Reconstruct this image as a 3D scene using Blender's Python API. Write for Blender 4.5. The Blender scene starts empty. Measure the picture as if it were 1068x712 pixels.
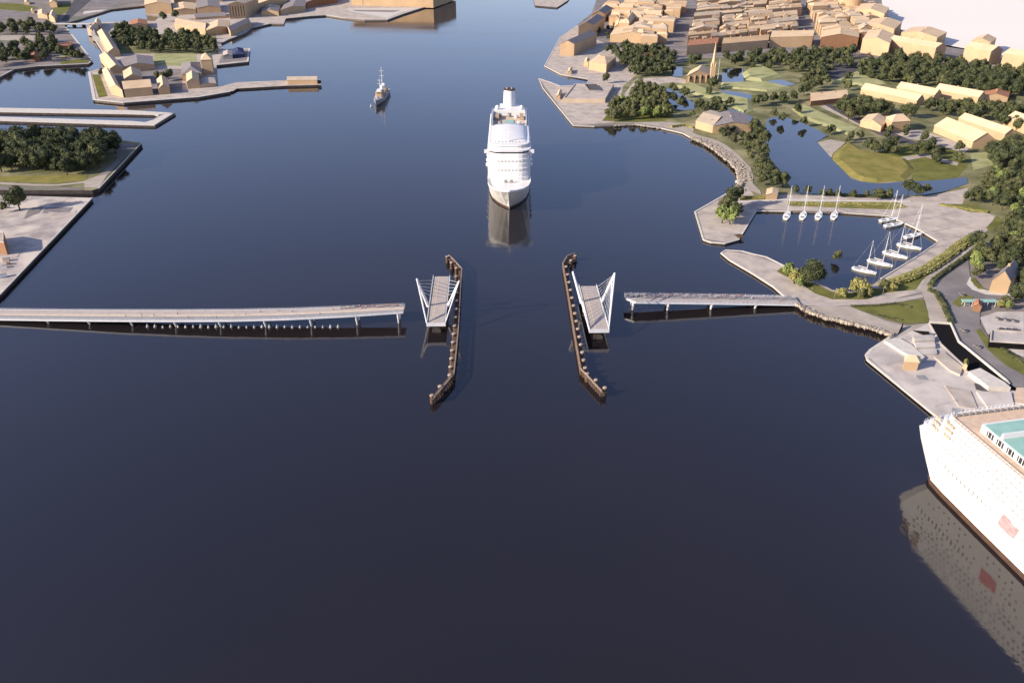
import bpy, math, random
from mathutils import Vector, Matrix
R = math.radians
rnd = random.Random(7)
scene = bpy.context.scene
col = scene.collection
# ------------------------------------------------------------------ camera
CH, PITCH, FPX = 230.0, 29.1, 860.0
cam_d = bpy.data.cameras.new('camera'); cam = bpy.data.objects.new('camera', cam_d)
col.objects.link(cam); scene.camera = cam
cam.location = (0, 0, CH); cam.rotation_euler = (R(90 - PITCH), 0, 0)
cam_d.sensor_width = 36; cam_d.lens = FPX / 1068 * 36
cam_d.clip_start = 1; cam_d.clip_end = 40000
# ------------------------------------------------------------------ sky and sun
SUN_EL, SUN_DIR = 24.0, 23.0          # light travels towards +X, turned SUN_DIR degrees to +Y
w = bpy.data.worlds.new('World'); scene.world = w; w.use_nodes = True
nt = w.node_tree
sky = nt.nodes.new('ShaderNodeTexSky'); sky.sky_type = 'NISHITA'; sky.sun_disc = False
sky.sun_elevation = R(SUN_EL); sky.sun_rotation = R(270 - SUN_DIR)
sky.air_density = 1.0; sky.dust_density = 0.6; sky.ozone_density = 1.5
tint = nt.nodes.new('ShaderNodeMix'); tint.data_type = 'RGBA'; tint.blend_type = 'MULTIPLY'; tint.inputs[0].default_value = 1
tint.inputs[7].default_value = (1.07, .96, 1.13, 1)
nt.links.new(sky.outputs[0], tint.inputs[6]); nt.links.new(tint.outputs[2], nt.nodes['Background'].inputs[0])
nt.nodes['Background'].inputs[1].default_value = 0.12
sl = bpy.data.lights.new('sun', 'SUN'); sl.energy = 5.0; sl.angle = R(0.6); sl.color = (1, .89, .74)
so = bpy.data.objects.new('sun', sl); col.objects.link(so)
d = Vector((math.cos(R(SUN_DIR)) * math.cos(R(SUN_EL)), math.sin(R(SUN_DIR)) * math.cos(R(SUN_EL)), -math.sin(R(SUN_EL))))
so.rotation_euler = d.to_track_quat('-Z', 'Y').to_euler()
vs = scene.view_settings
vs.view_transform = 'Standard'; vs.look = 'None'; vs.gamma = 1; vs.use_curve_mapping = False
vs.exposure = 0.8
scene.render.engine = 'CYCLES'

# ------------------------------------------------------------------ materials
ALB = .80
def mat(name, c1, c2=None, scale=.2, rough=.85, spec=.2, bump=0, bscale=1.0, det=5, metal=0, c3=None, stretch=None, contrast=(.35, .65)):
    m = bpy.data.materials.new(name); m.use_nodes = True
    t = m.node_tree; p = t.nodes['Principled BSDF']
    p.inputs['Roughness'].default_value = rough; p.inputs['Metallic'].default_value = metal
    p.inputs['Specular IOR Level'].default_value = spec
    if c2 is None: c2 = tuple(v * .86 for v in c1)
    c1 = tuple(v * ALB for v in c1); c2 = tuple(v * ALB for v in c2)
    if c3: c3 = tuple(v * ALB for v in c3)
    g = t.nodes.new('ShaderNodeNewGeometry')
    src = g.outputs['Position']
    if stretch:
        mp = t.nodes.new('ShaderNodeMapping'); mp.inputs['Scale'].default_value = stretch[:3]
        if len(stretch) > 3: mp.inputs['Rotation'].default_value = (0, 0, R(stretch[3]))
        t.links.new(src, mp.inputs[0]); src = mp.outputs[0]
    n = t.nodes.new('ShaderNodeTexNoise'); n.inputs['Scale'].default_value = scale; n.inputs['Detail'].default_value = det
    n.inputs['Roughness'].default_value = .6
    t.links.new(src, n.inputs['Vector'])
    r = t.nodes.new('ShaderNodeValToRGB'); r.color_ramp.elements[0].position = contrast[0]; r.color_ramp.elements[1].position = contrast[1]
    r.color_ramp.elements[0].color = (*c2, 1); r.color_ramp.elements[1].color = (*c1, 1)
    if c3:
        e = r.color_ramp.elements.new(.5); e.color = (*c3, 1)
    t.links.new(n.outputs[0], r.inputs[0]); t.links.new(r.outputs[0], p.inputs['Base Color'])
    if bump:
        b = t.nodes.new('ShaderNodeBump'); b.inputs['Strength'].default_value = 1; b.inputs['Distance'].default_value = bump
        n2 = t.nodes.new('ShaderNodeTexNoise'); n2.inputs['Scale'].default_value = bscale; n2.inputs['Detail'].default_value = 3
        t.links.new(src, n2.inputs['Vector'])
        t.links.new(n2.outputs[0], b.inputs['Height']); t.links.new(b.outputs[0], p.inputs['Normal'])
    return m
M = dict(
  clay=mat('clay', (.58, .405, .24), (.50, .34, .20), .05, .9, .1),
  clay2=mat('clay_roof', (.74, .545, .345), (.64, .465, .29), .06, .9, .1),
  claylight=mat('clay_light', (.62, .49, .35), None, .1, .9, .1),
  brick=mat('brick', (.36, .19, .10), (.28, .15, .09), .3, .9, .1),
  redroof=mat('red_roof', (.48, .23, .13), (.36, .17, .10), .3, .9, .1),
  slate=mat('slate_roof', (.30, .255, .235), (.21, .18, .17), .3, .7, .3),
  pave=mat('paving', (.58, .49, .405), (.39, .33, .285), .09, .9, .1, det=8, c3=(.50, .425, .36)),
  concrete=mat('concrete', (.66, .585, .515), (.43, .38, .345), .06, .85, .15, det=9, c3=(.56, .495, .44)),
  apron=mat('apron_concrete', (.64, .55, .46), (.34, .29, .27), .05, .9, .1, det=9, c3=(.52, .45, .39), contrast=(.36, .6)),
  palerim=mat('pale_stone', (.68, .62, .54), (.56, .51, .45), .3, .85, .15),
  stonewall=mat('stone_wall', (.24, .20, .17), (.14, .12, .10), .4, .9, .1),
  wall=mat('quay_wall', (.09, .075, .07), (.05, .042, .04), .4, .9, .1),
  land=mat('land_soil', (.34, .30, .17), (.12, .125, .06), .035, .95, .05, det=9, c3=(.21, .20, .10)),
  landgrey=mat('land_gravel', (.33, .28, .26), (.17, .18, .14), .02, .95, .05, det=8, c3=(.26, .22, .20)),
  street=mat('street', (.28, .25, .235), (.19, .17, .165), .05, .9, .1),
  asphalt=mat('asphalt', (.12, .11, .115), (.08, .075, .08), .1, .9, .1),
  path=mat('path_gravel', (.48, .415, .34), (.38, .325, .27), .12, .95, .05, det=7),
  lawn=mat('lawn', (.20, .20, .06), (.12, .13, .04), .08, .95, .03, det=8, c3=(.17, .165, .05)),
  dry=mat('dry_grass', (.44, .42, .22), (.29, .30, .13), .06, .95, .03, det=8, c3=(.38, .37, .18)),
  ochre=mat('ochre_grass', (.30, .25, .08), (.17, .17, .05), .07, .95, .03, det=8, c3=(.25, .215, .065)),
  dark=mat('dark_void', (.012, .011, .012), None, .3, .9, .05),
  backdrop=mat('pale_backdrop', (.86, .79, .71), (.84, .77, .69), .002, .95, 0),
  white=mat('white_paint', (.82, .80, .77), (.78, .76, .73), .1, .4, .4),
  whitehull=mat('white_hull', (.90, .86, .80), (.86, .82, .76), .06, .3, .5),
  steel=mat('white_steel', (.74, .74, .75), None, .3, .35, .5),
  boot=mat('boot_topping', (.10, .055, .035), (.07, .04, .03), .3, .6, .3),
  glass=mat('dark_glass', (.04, .05, .06), (.02, .025, .03), .5, .12, .6),
  lightglass=mat('pale_glass', (.46, .46, .46), (.36, .36, .37), .5, .2, .6),
  teal=mat('teal_deck', (.34, .56, .48), (.28, .48, .41), .2, .7, .2),
  wood=mat('wood_deck', (.72, .54, .39), (.60, .44, .31), .4, .8, .2),
  red=mat('red_mark', (.55, .10, .08), (.45, .08, .07), .3, .5, .3),
  navy=mat('navy_canvas', (.05, .06, .13), None, .3, .8, .2),
  timber=mat('fender_timber', (.17, .11, .075), (.07, .046, .034), .8, .9, .1),
  piletop=mat('pile_concrete', (.50, .39, .31), (.30, .23, .18), .9, .9, .1),
  rail=mat('rail_timber', (.34, .26, .21), (.24, .185, .15), .6, .9, .1),
  deckpink=mat('deck_surface', (.50, .43, .385), (.43, .37, .33), .3, .9, .1),
  decklight=mat('deck_path', (.64, .53, .42), (.56, .46, .37), .3, .9, .1),
  grey=mat('grey_paint', (.30, .29, .28), None, .3, .5, .3),
  navygrey=mat('warship_grey', (.42, .42, .42), (.34, .34, .35), .2, .5, .3),
  tan=mat('tan_deck', (.50, .36, .24), None, .3, .8, .2),
  rock=mat('rock', (.50, .42, .33), (.30, .25, .20), .5, .95, .05, bump=.3, bscale=1.2),
  bark=mat('bark', (.10, .075, .05), None, 1, .95, .05),
  green=mat('bridge_green', (.05, .20, .10), None, 1, .8, .1),
  bronze=mat('pale_bronze', (.50, .52, .50), None, 1, .6, .3),
  skin=mat('skin', (.45, .28, .20), None, 1, .7, .2),
)
for i, c in enumerate([(.75, .70, .66), (.60, .22, .16), (.12, .14, .25), (.62, .56, .50)]):
    M['cloth%d' % i] = mat('cloth_%d' % i, c, None, 3, .9, .1)
def leafmat(name, a, b, c):
    m = mat(name, a, b, .22, .8, .12, c3=c, det=4, contrast=(.32, .68))
    return m
M['leaf0'] = leafmat('leaf_dark', (.115, .122, .050), (.030, .040, .020), (.064, .075, .034))
M['leaf1'] = leafmat('leaf_mid', (.150, .148, .060), (.045, .054, .026), (.090, .096, .042))
M['leaf2'] = leafmat('leaf_bright', (.32, .37, .11), (.09, .13, .045), (.21, .25, .075))
M['leaf3'] = leafmat('leaf_yellow', (.38, .34, .11), (.18, .18, .06), (.28, .255, .085))

def water_mat(name, base, wave=.02, rough=.03):
    m = bpy.data.materials.new(name); m.use_nodes = True
    t = m.node_tree; p = t.nodes['Principled BSDF']
    p.inputs['Base Color'].default_value = (*base, 1); p.inputs['Roughness'].default_value = rough
    p.inputs['IOR'].default_value = 1.58; p.inputs['Specular IOR Level'].default_value = .5
    g = t.nodes.new('ShaderNodeNewGeometry')
    def noise(sc, scale, det, rot=12):
        mp = t.nodes.new('ShaderNodeMapping'); mp.inputs['Scale'].default_value = sc; mp.inputs['Rotation'].default_value = (0, 0, R(rot))
        t.links.new(g.outputs['Position'], mp.inputs[0])
        n = t.nodes.new('ShaderNodeTexNoise'); n.inputs['Scale'].default_value = scale; n.inputs['Detail'].default_value = det
        t.links.new(mp.outputs[0], n.inputs['Vector']); return n
    n1 = noise((.6, 1, 1), .16, 3); n2 = noise((.7, 1, 1), .9, 2, -20)
    a = t.nodes.new('ShaderNodeMath'); a.operation = 'MULTIPLY_ADD'; a.inputs[1].default_value = .18
    t.links.new(n2.outputs[0], a.inputs[0]); t.links.new(n1.outputs[0], a.inputs[2])
    b = t.nodes.new('ShaderNodeBump'); b.inputs['Distance'].default_value = wave; b.inputs['Strength'].default_value = 1
    t.links.new(a.outputs[0], b.inputs['Height']); t.links.new(b.outputs[0], p.inputs['Normal'])
    n3 = noise((1, 1, 1), .006, 4)      # slow drift of murky and clear water
    r = t.nodes.new('ShaderNodeValToRGB'); r.color_ramp.elements[0].position = .35; r.color_ramp.elements[1].position = .7
    r.color_ramp.elements[0].color = (*base, 1); r.color_ramp.elements[1].color = (base[0] * 1.25, base[1] * 1.1, base[2] * 1.05, 1)
    t.links.new(n3.outputs[0], r.inputs[0]); t.links.new(r.outputs[0], p.inputs['Base Color'])
    n4 = noise((.25, 1, 1), .012, 5, 25)      # wind patches
    r4 = t.nodes.new('ShaderNodeMapRange'); r4.inputs[1].default_value = .4; r4.inputs[2].default_value = .7; r4.inputs[3].default_value = rough * .6; r4.inputs[4].default_value = rough * 3.2
    t.links.new(n4.outputs[0], r4.inputs[0]); t.links.new(r4.outputs[0], p.inputs['Roughness'])
    return m
M['water'] = water_mat('harbour_water', (.0115, .0095, .0105), .06, .04)
M['moat'] = water_mat('moat_water', (.012, .011, .010), .02, .03)

# ------------------------------------------------------------------ geometry helpers
th = R(PITCH)
def G(px, py, z=0.0):
    """ground point seen at photo pixel (px, py), at height z"""
    a = (px - 534) / FPX; b = (py - 356) / FPX
    fy = math.cos(th) - b * math.sin(th); fz = -math.sin(th) - b * math.cos(th)
    k = (z - CH) / fz
    return Vector((a * k, fy * k, z))
def pxm(py, z=0):
    p = G(534, py, z); return FPX / (p.y * math.cos(th) + (CH - z) * math.sin(th))

class MB:
    def __init__(s): s.v = []; s.f = []
    def add(s, vs_, fs_):
        o = len(s.v); s.v += [tuple(x) for x in vs_]; s.f += [tuple(i + o for i in f) for f in fs_]; return s
    def prism(s, poly, z0, z1, cap=True, bot=False):
        n = len(poly)
        a = sum(poly[i][0] * poly[(i + 1) % n][1] - poly[(i + 1) % n][0] * poly[i][1] for i in range(n))
        if a < 0: poly = poly[::-1]
        vs_ = [(p[0], p[1], z0) for p in poly] + [(p[0], p[1], z1) for p in poly]
        fs_ = [(i, (i + 1) % n, n + (i + 1) % n, n + i) for i in range(n)]
        if cap: fs_.append(tuple(range(n, 2 * n)))
        if bot: fs_.append(tuple(range(n - 1, -1, -1)))
        return s.add(vs_, fs_)
    def sheet(s, poly, z):
        n = len(poly)
        a = sum(poly[i][0] * poly[(i + 1) % n][1] - poly[(i + 1) % n][0] * poly[i][1] for i in range(n))
        if a < 0: poly = poly[::-1]
        return s.add([(p[0], p[1], z) for p in poly], [tuple(range(n))])
    def box(s, c, size, rz=0, mtx=None):
        x, y, z = [v / 2 for v in size]
        vs_ = [Vector((sx * x, sy * y, sz * z)) for sz in (-1, 1) for sx, sy in ((-1, -1), (1, -1), (1, 1), (-1, 1))]
        m = mtx or (Matrix.Translation(c) @ Matrix.Rotation(rz, 4, 'Z'))
        vs_ = [m @ v for v in vs_]
        return s.add(vs_, [(3, 2, 1, 0), (4, 5, 6, 7), (0, 1, 5, 4), (1, 2, 6, 5), (2, 3, 7, 6), (3, 0, 4, 7)])
    def tube(s, a, b, r0, r1=None, n=8, cap=True):
        a = Vector(a); b = Vector(b); r1 = r0 if r1 is None else r1
        d = (b - a); q = d.to_track_quat('Z', 'Y') if d.length > 1e-6 else None
        ring = lambda c, r: [c + q @ Vector((math.cos(2 * math.pi * i / n) * r, math.sin(2 * math.pi * i / n) * r, 0)) for i in range(n)]
        fs_ = [(i, (i + 1) % n, n + (i + 1) % n, n + i) for i in range(n)]
        if cap: fs_ += [tuple(range(n - 1, -1, -1)), tuple(range(n, 2 * n))]
        return s.add(ring(a, r0) + ring(b, r1), fs_)
    def loft(s, rings, cap=True, closed=True):
        n = len(rings[0]); vs_ = [v for r in rings for v in r]; fs_ = []
        for k in range(len(rings) - 1):
            for i in range(n if closed else n - 1):
                j = (i + 1) % n
                fs_.append((k * n + i, k * n + j, (k + 1) * n + j, (k + 1) * n + i))
        if cap: fs_ += [tuple(range(n - 1, -1, -1)), tuple(range((len(rings) - 1) * n, len(rings) * n))]
        return s.add(vs_, fs_)
    def sphere(s, c, r, nu=8, nv=5, jit=0, sq=(1, 1, 1)):
        c = Vector(c); rings = []
        for k in range(1, nv):
            ph = math.pi * k / nv
            rings.append([c + Vector((math.sin(ph) * math.cos(2 * math.pi * i / nu) * sq[0], math.sin(ph) * math.sin(2 * math.pi * i / nu) * sq[1], -math.cos(ph) * sq[2])) * r * (1 + rnd.uniform(-jit, jit)) for i in range(nu)])
        return s.loft(rings)
    def build(s, name, m, parent=None, smooth=False, loc=None):
        me = bpy.data.meshes.new(name); me.from_pydata(s.v, [], s.f); me.validate(); me.update()
        me.materials.append(M[m] if isinstance(m, str) else m)
        if smooth: me.shade_smooth()
        o = bpy.data.objects.new(name, me); col.objects.link(o)
        if parent is not None: o.parent = parent
        if loc is not None: o.location = loc
        return o
def tag(o, label=None, cat=None, group=None, kind=None):
    if label: o['label'] = label
    if cat: o['category'] = cat
    if group: o['group'] = group
    if kind: o['kind'] = kind
    return o
def thing(name, label, cat, loc=(0, 0, 0), rz=0, group=None):
    o = bpy.data.objects.new(name, None); col.objects.link(o); o.empty_display_size = 1
    o.location = loc; o.rotation_euler = (0, 0, rz)
    return tag(o, label, cat, group)
kids = {}
def copy_tree(o, parent=None, loc=None, rz=None, sc=None, label=None, group=None):
    c = o.copy(); col.objects.link(c); c.parent = parent
    if parent is None:
        if loc is not None: c.location = loc
        if rz is not None: c.rotation_euler = (0, 0, rz)
        if sc is not None: c.scale = sc
        if label: c['label'] = label
        if group: c['group'] = group
    for ch in list(o.children): copy_tree(ch, c)
    return c
def struct(name, mb, m, z=None, smooth=False):
    return tag(mb.build(name, m, None, smooth), kind='structure')
LZ, LZ_LEFT = 1.2, 2.5      # height of the land above the water on the right and left shores
def lz(px): return LZ_LEFT if px < 530 else LZ
def P(pts, z=None):
    if z is None: z = lz(pts[0][0])
    return [G(x, y, z) for x, y in pts]
def inside(p, poly):
    x, y = p[0], p[1]; r = False; n = len(poly)
    for i in range(n):
        x1, y1 = poly[i][:2]; x2, y2 = poly[(i + 1) % n][:2]
        if (y1 > y) != (y2 > y) and x < (x2 - x1) * (y - y1) / (y2 - y1) + x1: r = not r
    return r
def strip(pts, wd, z, h=0):
    """flat ribbon of width wd along world points"""
    L = []; Rr = []; n = len(pts)
    for i, p in enumerate(pts):
        a = pts[max(0, i - 1)]; b = pts[min(n - 1, i + 1)]
        t = Vector((b[0] - a[0], b[1] - a[1], 0)).normalized(); nrm = Vector((-t.y, t.x, 0)) * wd / 2
        L.append((p[0] + nrm.x, p[1] + nrm.y)); Rr.append((p[0] - nrm.x, p[1] - nrm.y))
    mb = MB()
    for i in range(n - 1):
        q = [L[i], Rr[i], Rr[i + 1], L[i + 1]]
        if h: mb.prism(q, z - .3, z + h)
        else: mb.sheet(q, z)
    return mb
def smoothpts(pts, k=4):
    out = []; n = len(pts)
    for i in range(n - 1):
        p0 = pts[max(0, i - 1)]; p1 = pts[i]; p2 = pts[i + 1]; p3 = pts[min(n - 1, i + 2)]
        for j in range(k):
            t = j / k
            out.append(tuple(.5 * ((2 * b) + (c - a) * t + (2 * a - 5 * b + 4 * c - d_) * t * t + (-a + 3 * b - 3 * c + d_) * t ** 3) for a, b, c, d_ in zip(p0, p1, p2, p3)))
    out.append(tuple(pts[-1])); return out

# ================================================================== SETTING
mb = MB(); mb.sheet([(-9000, -1500), (9000, -1500), (9000, 14000), (-9000, 14000)], 0)
struct('water', mb, 'water')
mb = MB(); mb.sheet([(-9000, -1500), (9000, -1500), (9000, 14000), (-9000, 14000)], -9)
struct('harbour_bed', mb, 'dark')
# added pale sheet standing in for the empty background beyond the city
pl = [G(917, -20, 1.5), G(921, 12, 1.5), G(945, 36, 1.5), G(975, 45, 1.5), G(1068, 62, 1.5), G(1300, 110, 1.5)]
pl = [(p.x, p.y) for p in pl] + [(4000, 900), (12000, 1500), (12000, 13500), (900, 13500)]
struct('ground', MB().sheet(pl, 1.5), 'backdrop')  # added sheet in place of bare background, coloured pale to match it

SHORE = [(628,-45),(622,0),(617,14),(601,27),(585,38),(568,69),(585,78),(603,81),(614,83),(612,89),(584,90),(574,86),(562,82),(566,92),(598,131),(620,132),(662,129.5),(688,133.4),(712,139),(725,146),(739,151.6),(750,160),(767,174),(773,181),(773.7,189.5),(767,197),(725,221),(733.7,250),(742,252.7),(756,253.8),(770,250),(788.5,220),(825,220.4),(878.6,221.8),(926,225),(957,238.7),(979,252),(962,264),(938,279),(918.7,290.6),(907,298),(889,304),(868,302),(852,293),(816,276.5),(799,268),(785,265),(774,262),(757,261),(752.4,264),(761,271),(786,285.6),(807,299),(816,307),(824,312),(833,318.7),(840,324),(859,331),(890,337),(907,340),(936,350),(928,351.6),(924.7,354),(908,365),(903.7,370),(905,375),(981,437),(1100,535)]
BACK = [(1400,560),(1500,200),(1300,95),(1068,62),(975,48),(945,38),(922,16),(914,-45)]
def land(name, pts, m, z=None, wl='wall'):
    if z is None: z = lz(pts[0][0])
    q = P(pts, z)
    struct(name, MB().sheet(q, z), m)
    struct('quay_wall', MB().prism(q, -3, z - .01, cap=False), wl)
    return q
land('land', SHORE + BACK, 'landgrey', wl='stonewall')
WEST = [(-90,85),(0,80),(15,72),(40,69),(92,66.5),(96,63),(69,29),(66,24.5),(81,21),(116,10),(152,6),(152,-40),(-250,-40),(-250,85)]
land('land', WEST, 'landgrey', wl='stonewall')
HOL = [(152.2,-40),(152.2,15),(167,17),(162,22),(94,23.5),(91,29),(116,68),(93,75),(98.4,104),(129,107),(208,101),(240,95.5),(228,91.5),(226.7,86),(225.7,68),(258.5,64.6),(260,50.5),(233,51.5),(230,45.5),(239,41),(256,34.6),(262.6,29),(281,25),(296,25),(298,19.4),(323,17),(340,16),(360,19),(380,21),(404,20.6),(419,15),(441,8),(466,3),(480,-10),(500,-40)]
land('land', HOL, 'pave', wl='stonewall')
ISL = [(-120,140),(100,143),(147.6,149),(103,196.5),(96,198.5),(-120,198.5)]
land('island', ISL, 'land', 3.2)
APR = [(-120,203),(0,203.5),(96,206.4),(0,307),(-120,430)]
land('quay_apron', APR, 'apron')
land('quay', [(556,-4),(558,6),(581,8),(592,1),(597,-6)], 'pave', 2.2)
land('pier', [(222,92.5),(246,86),(298,83.8),(334,83),(335,88.6),(300,89.5),(247,92.5),(243,95),(228,96)], 'pave', 2.2)
# long thin breakwater frame
for q in ([(-60,110.5),(0,112.5),(135,115),(168,117),(180,117.5),(165,119.5),(135,118.7),(0,116.5),(-60,115)],
          [(-60,120),(0,121.8),(138,126.3),(151,127.5),(160,125),(172,118.5),(181,118),(161,130.5),(138,130),(0,125.6),(-60,124)]):
    q = P(q, 2.4); tag(MB().prism(q, -3, 2.4).build('breakwater', 'palerim'), kind='structure')
for q in ([(-60,115.2),(0,116.7),(135,118.9),(160,119.5),(160,120.5),(135,120),(0,118),(-60,116.5)],
          [(-60,124.2),(0,125.8),(138,130.2),(161,130.8),(182,118.3),(183,119.4),(162,132),(138,131.4),(0,127.2),(-60,125.6)]):
    q = P(q, 1.6); tag(MB().prism(q, -3, 1.6).build('breakwater_footing', 'wall'), kind='structure')

# pale kerb stones along the shores
def kerb(pts, wd=1.6, z=None, closed=False, h=.5):
    if z is None: z = lz(pts[0][0])
    q = [Vector(p) for p in P(pts, z)]
    struct('kerb', strip(q, wd * .7, z, h * .6), 'palerim')
kerb(SHORE[4:16], 1.8); kerb(SHORE[16:26], 2.2); kerb(SHORE[25:33], 2.0); kerb(SHORE[33:40], 1.2)
kerb(SHORE[43:56], 2.0); kerb(SHORE[60:69], 2.4)
kerb([(96,206.4),(0,307)], 1.2); kerb([(147.6,149),(103,196.5)], 1.0, 3.2)
kerb([(93,75),(98.4,104),(129,107),(208,101),(240,95.5)], 5); kerb([(225.7,68),(258.5,64.6),(260,50.5)], 3)
kerb([(262.6,29),(281,25)], 3); kerb([(298,19.4),(323,17),(340,16),(360,19),(404,20.6),(419,15),(441,8),(466,3)], 3)
kerb([(-90,85),(0,80),(15,72),(40,69),(92,66.5),(96,63),(69,29)], 3)
kerb([(91,29),(116,68)], 3)

# ground cover, each a sheet a little above the one below
pcount = 0
def patch(name, pts, m, k=1, base=None):
    if base is None: base = lz(pts[0][0])
    global pcount
    pcount += 1; z = base + .035 * k + pcount * .0009
    return struct(name, MB().sheet(P(pts, z), z), m)
# right bank
patch('paving', [(568,69),(585,38),(601,27),(640,30),(668,68),(660,92),(640,128),(598,131),(562,82),(584,89.5),(612,88.5),(614,83.5),(585,78)], 'pave')
patch('street', [(710,8),(725,8),(716,56),(712,66),(694,66),(699,56)], 'street', 2)
patch('street', [(829,-20),(836,-20),(856,48),(845,48)], 'street', 2)
patch('city_ground', [(628,-40),(914,-40),(922,14),(945,37),(975,47),(1066,61),(1066,70),(975,60),(896,56),(850,54),(716,60),(650,52),(618,40),(622,0)], 'street')
patch('park_grass', [(640,128),(650,90),(668,74),(700,62),(760,60),(800,60),(860,58),(900,60),(1068,72),(1068,300),(1040,258),(1010,240),(1003,205),(940,206),(862,203),(828,201),(790,212),(770,190),(765,170),(738,148),(712,134),(690,128)], 'land')
patch('lawn', [(628,126),(650,100),(672,90),(700,104),(702,122),(690,127),(660,127)], 'lawn', 2)
patch('path', [(630,128.5),(690,127),(725,130),(722,140),(712,137.5),(688,132),(662,128.5)], 'path', 3)
patch('road', [(640,112),(664,82),(700,80),(722,84),(722,88),(700,86),(670,90),(652,110)], 'pave', 3)
G1 = [(704,90),(720,86),(733,91),(750,97),(784,104),(785,116),(775,119),(760,110),(740,103),(715,97)]
G2 = [(773,77),(788,68),(806,73),(818,80),(795,86),(778,84)]
G3 = [(825,114),(838,109),(868,122),(899,135),(887,142),(860,132),(838,124)]
G4 = [(868,163),(872,157),(884,149),(900,157),(945,166),(955,178),(944,188),(915,190.5),(898,188.5),(887,184),(868,167)]
G5 = [(866,87),(895,75),(925,88),(900,90)]
G6 = [(752,87),(800,86),(825,92),(800,96),(752,92)]
def mound(name, pts, m, h, inset, k=3, lab=None):
    """grassy rampart: sloping banks and a level top"""
    base = P(pts, LZ); c = sum(base, Vector()) / len(base); n = len(base)
    a = sum(base[i].x * base[(i + 1) % n].y - base[(i + 1) % n].x * base[i].y for i in range(n))
    if a < 0: base = base[::-1]
    top = []
    for i in range(n):
        p0, p, p1 = base[i - 1], base[i], base[(i + 1) % n]
        e0 = (p - p0).normalized(); e1 = (p1 - p).normalized()
        nn = Vector((-(e0.y + e1.y), e0.x + e1.x, 0)).normalized()
        top.append(p + nn * inset + Vector((0, 0, h)))
    low = [b + Vector((0, 0, .035 * k)) for b in base]
    mbx = MB().loft([low, top], cap=False); mbx.add(top, [tuple(range(n))])
    struct(name, mbx, m)
mound('rampart', G1, 'dry', 2.0, 6); mound('rampart', G2, 'dry', 3.5, 8)
mound('rampart', G3, 'dry', 1.5, 5); mound('rampart', G4, 'ochre', 2.0, 6)
mound('rampart', G5, 'dry', 3, 6); mound('rampart', G6, 'dry', 2, 4)
patch('grass_slope', [(776,98),(786,99),(800,102),(800,106),(784,104)], 'lawn', 4)
patch('gravel_bank', [(852.5,148.5),(866,145.5),(882,148.5),(869,160),(867,165)], 'path', 13)
patch('lawn', [(905,162),(950,150),(1005,158),(1010,172),(1000,184),(960,190),(950,185),(955,176),(945,166)], 'lawn', 4)
patch('path', [(915,168),(965,160),(1000,170),(998,173),(965,164),(918,172)], 'path', 6)
patch('lawn', [(1012,160),(1040,158),(1045,170),(1015,178)], 'dry', 6)
patch('road', [(855,111),(862,110),(900,124),(932,134),(960,136),(975,140),(1012,154),(1005,160),(970,148),(925,142),(900,133)], 'pave', 5)
patch('road', [(858,108.5),(863,107.5),(925,136),(960,150),(950,151),(915,140)], 'asphalt', 7)
patch('street', [(880,62),(920,68),(905,85),(870,84),(848,74)], 'asphalt', 2)
# harbour front at the marina
patch('paving', [(788,205),(820,203),(862,204.5),(918,207.5),(964,204.5),(985,201),(1010,196),(1003,215),(1038,225),(1030,240),(1018,262),(980,300),(930,312),(905,318),(832,318),(817,307),(808,299),(788,285.6),(763,271),(754,264),(758,262),(785,266),(816,277),(853,294),(868,303),(889,305),(908,299),(939,280),(963,265),(980,252),(957,238),(926,224),(878,221),(825,219.6),(790,218),(770,249),(756,252.5),(735,249),(727,221),(768,197.5),(775,190)], 'pave', 4)
patch('verge', [(822,210.5),(935,210.5),(948,216),(930,218.5),(880,217),(822,214.5)], 'ochre', 6)
patch('verge', [(772,204),(800,204),(812,209),(772,209)], 'ochre', 6)
patch('walkway', [(770,209.5),(815,207.5),(870,208.5),(950,209.5),(950,211),(870,210.2),(815,209.5),(770,211.5)], 'palerim', 7)
patch('verge', [(978,212.5),(1010,213),(1034,219),(1030,222),(1012,221),(990,215)], 'lawn', 6)
patch('verge', [(1028,238),(1040,225),(1046,230),(1036,241)], 'lawn', 6)
patch('hedge_bed', [(903,312),(925,300),(958,285),(1000,252),(1015,246),(1020,250),(1000,264),(962,292),(955,302),(925,305)], 'lawn', 6)
patch('path', [(960,300),(966,288),(1010,262),(1022,250),(1026,254),(1008,272),(976,294),(974,302),(984,318),(990,338),(970,337),(966,318),(962,306)], 'path', 7)
patch('road', [(832,313.5),(862,315),(915,313),(940,310.5),(962,307),(963,310),(940,314.5),(915,317),(862,319.5),(834,318.5)], 'deckpink', 7)
patch('lawn', [(887,319.5),(925,316),(963,312),(968,325),(969,336),(945,338),(925,333),(905,326)], 'lawn', 8)
patch('paving', [(833,319.5),(885,319),(905,327),(925,335),(945,340),(969,337),(969,356),(940,352),(907,340),(890,337),(859,331)], 'path', 6)
patch('lawn', [(810,283),(835,296),(850,306),(868,312),(905,312),(925,302),(905,300),(888,306),(868,304),(850,296),(815,279)], 'lawn', 7)
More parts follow.
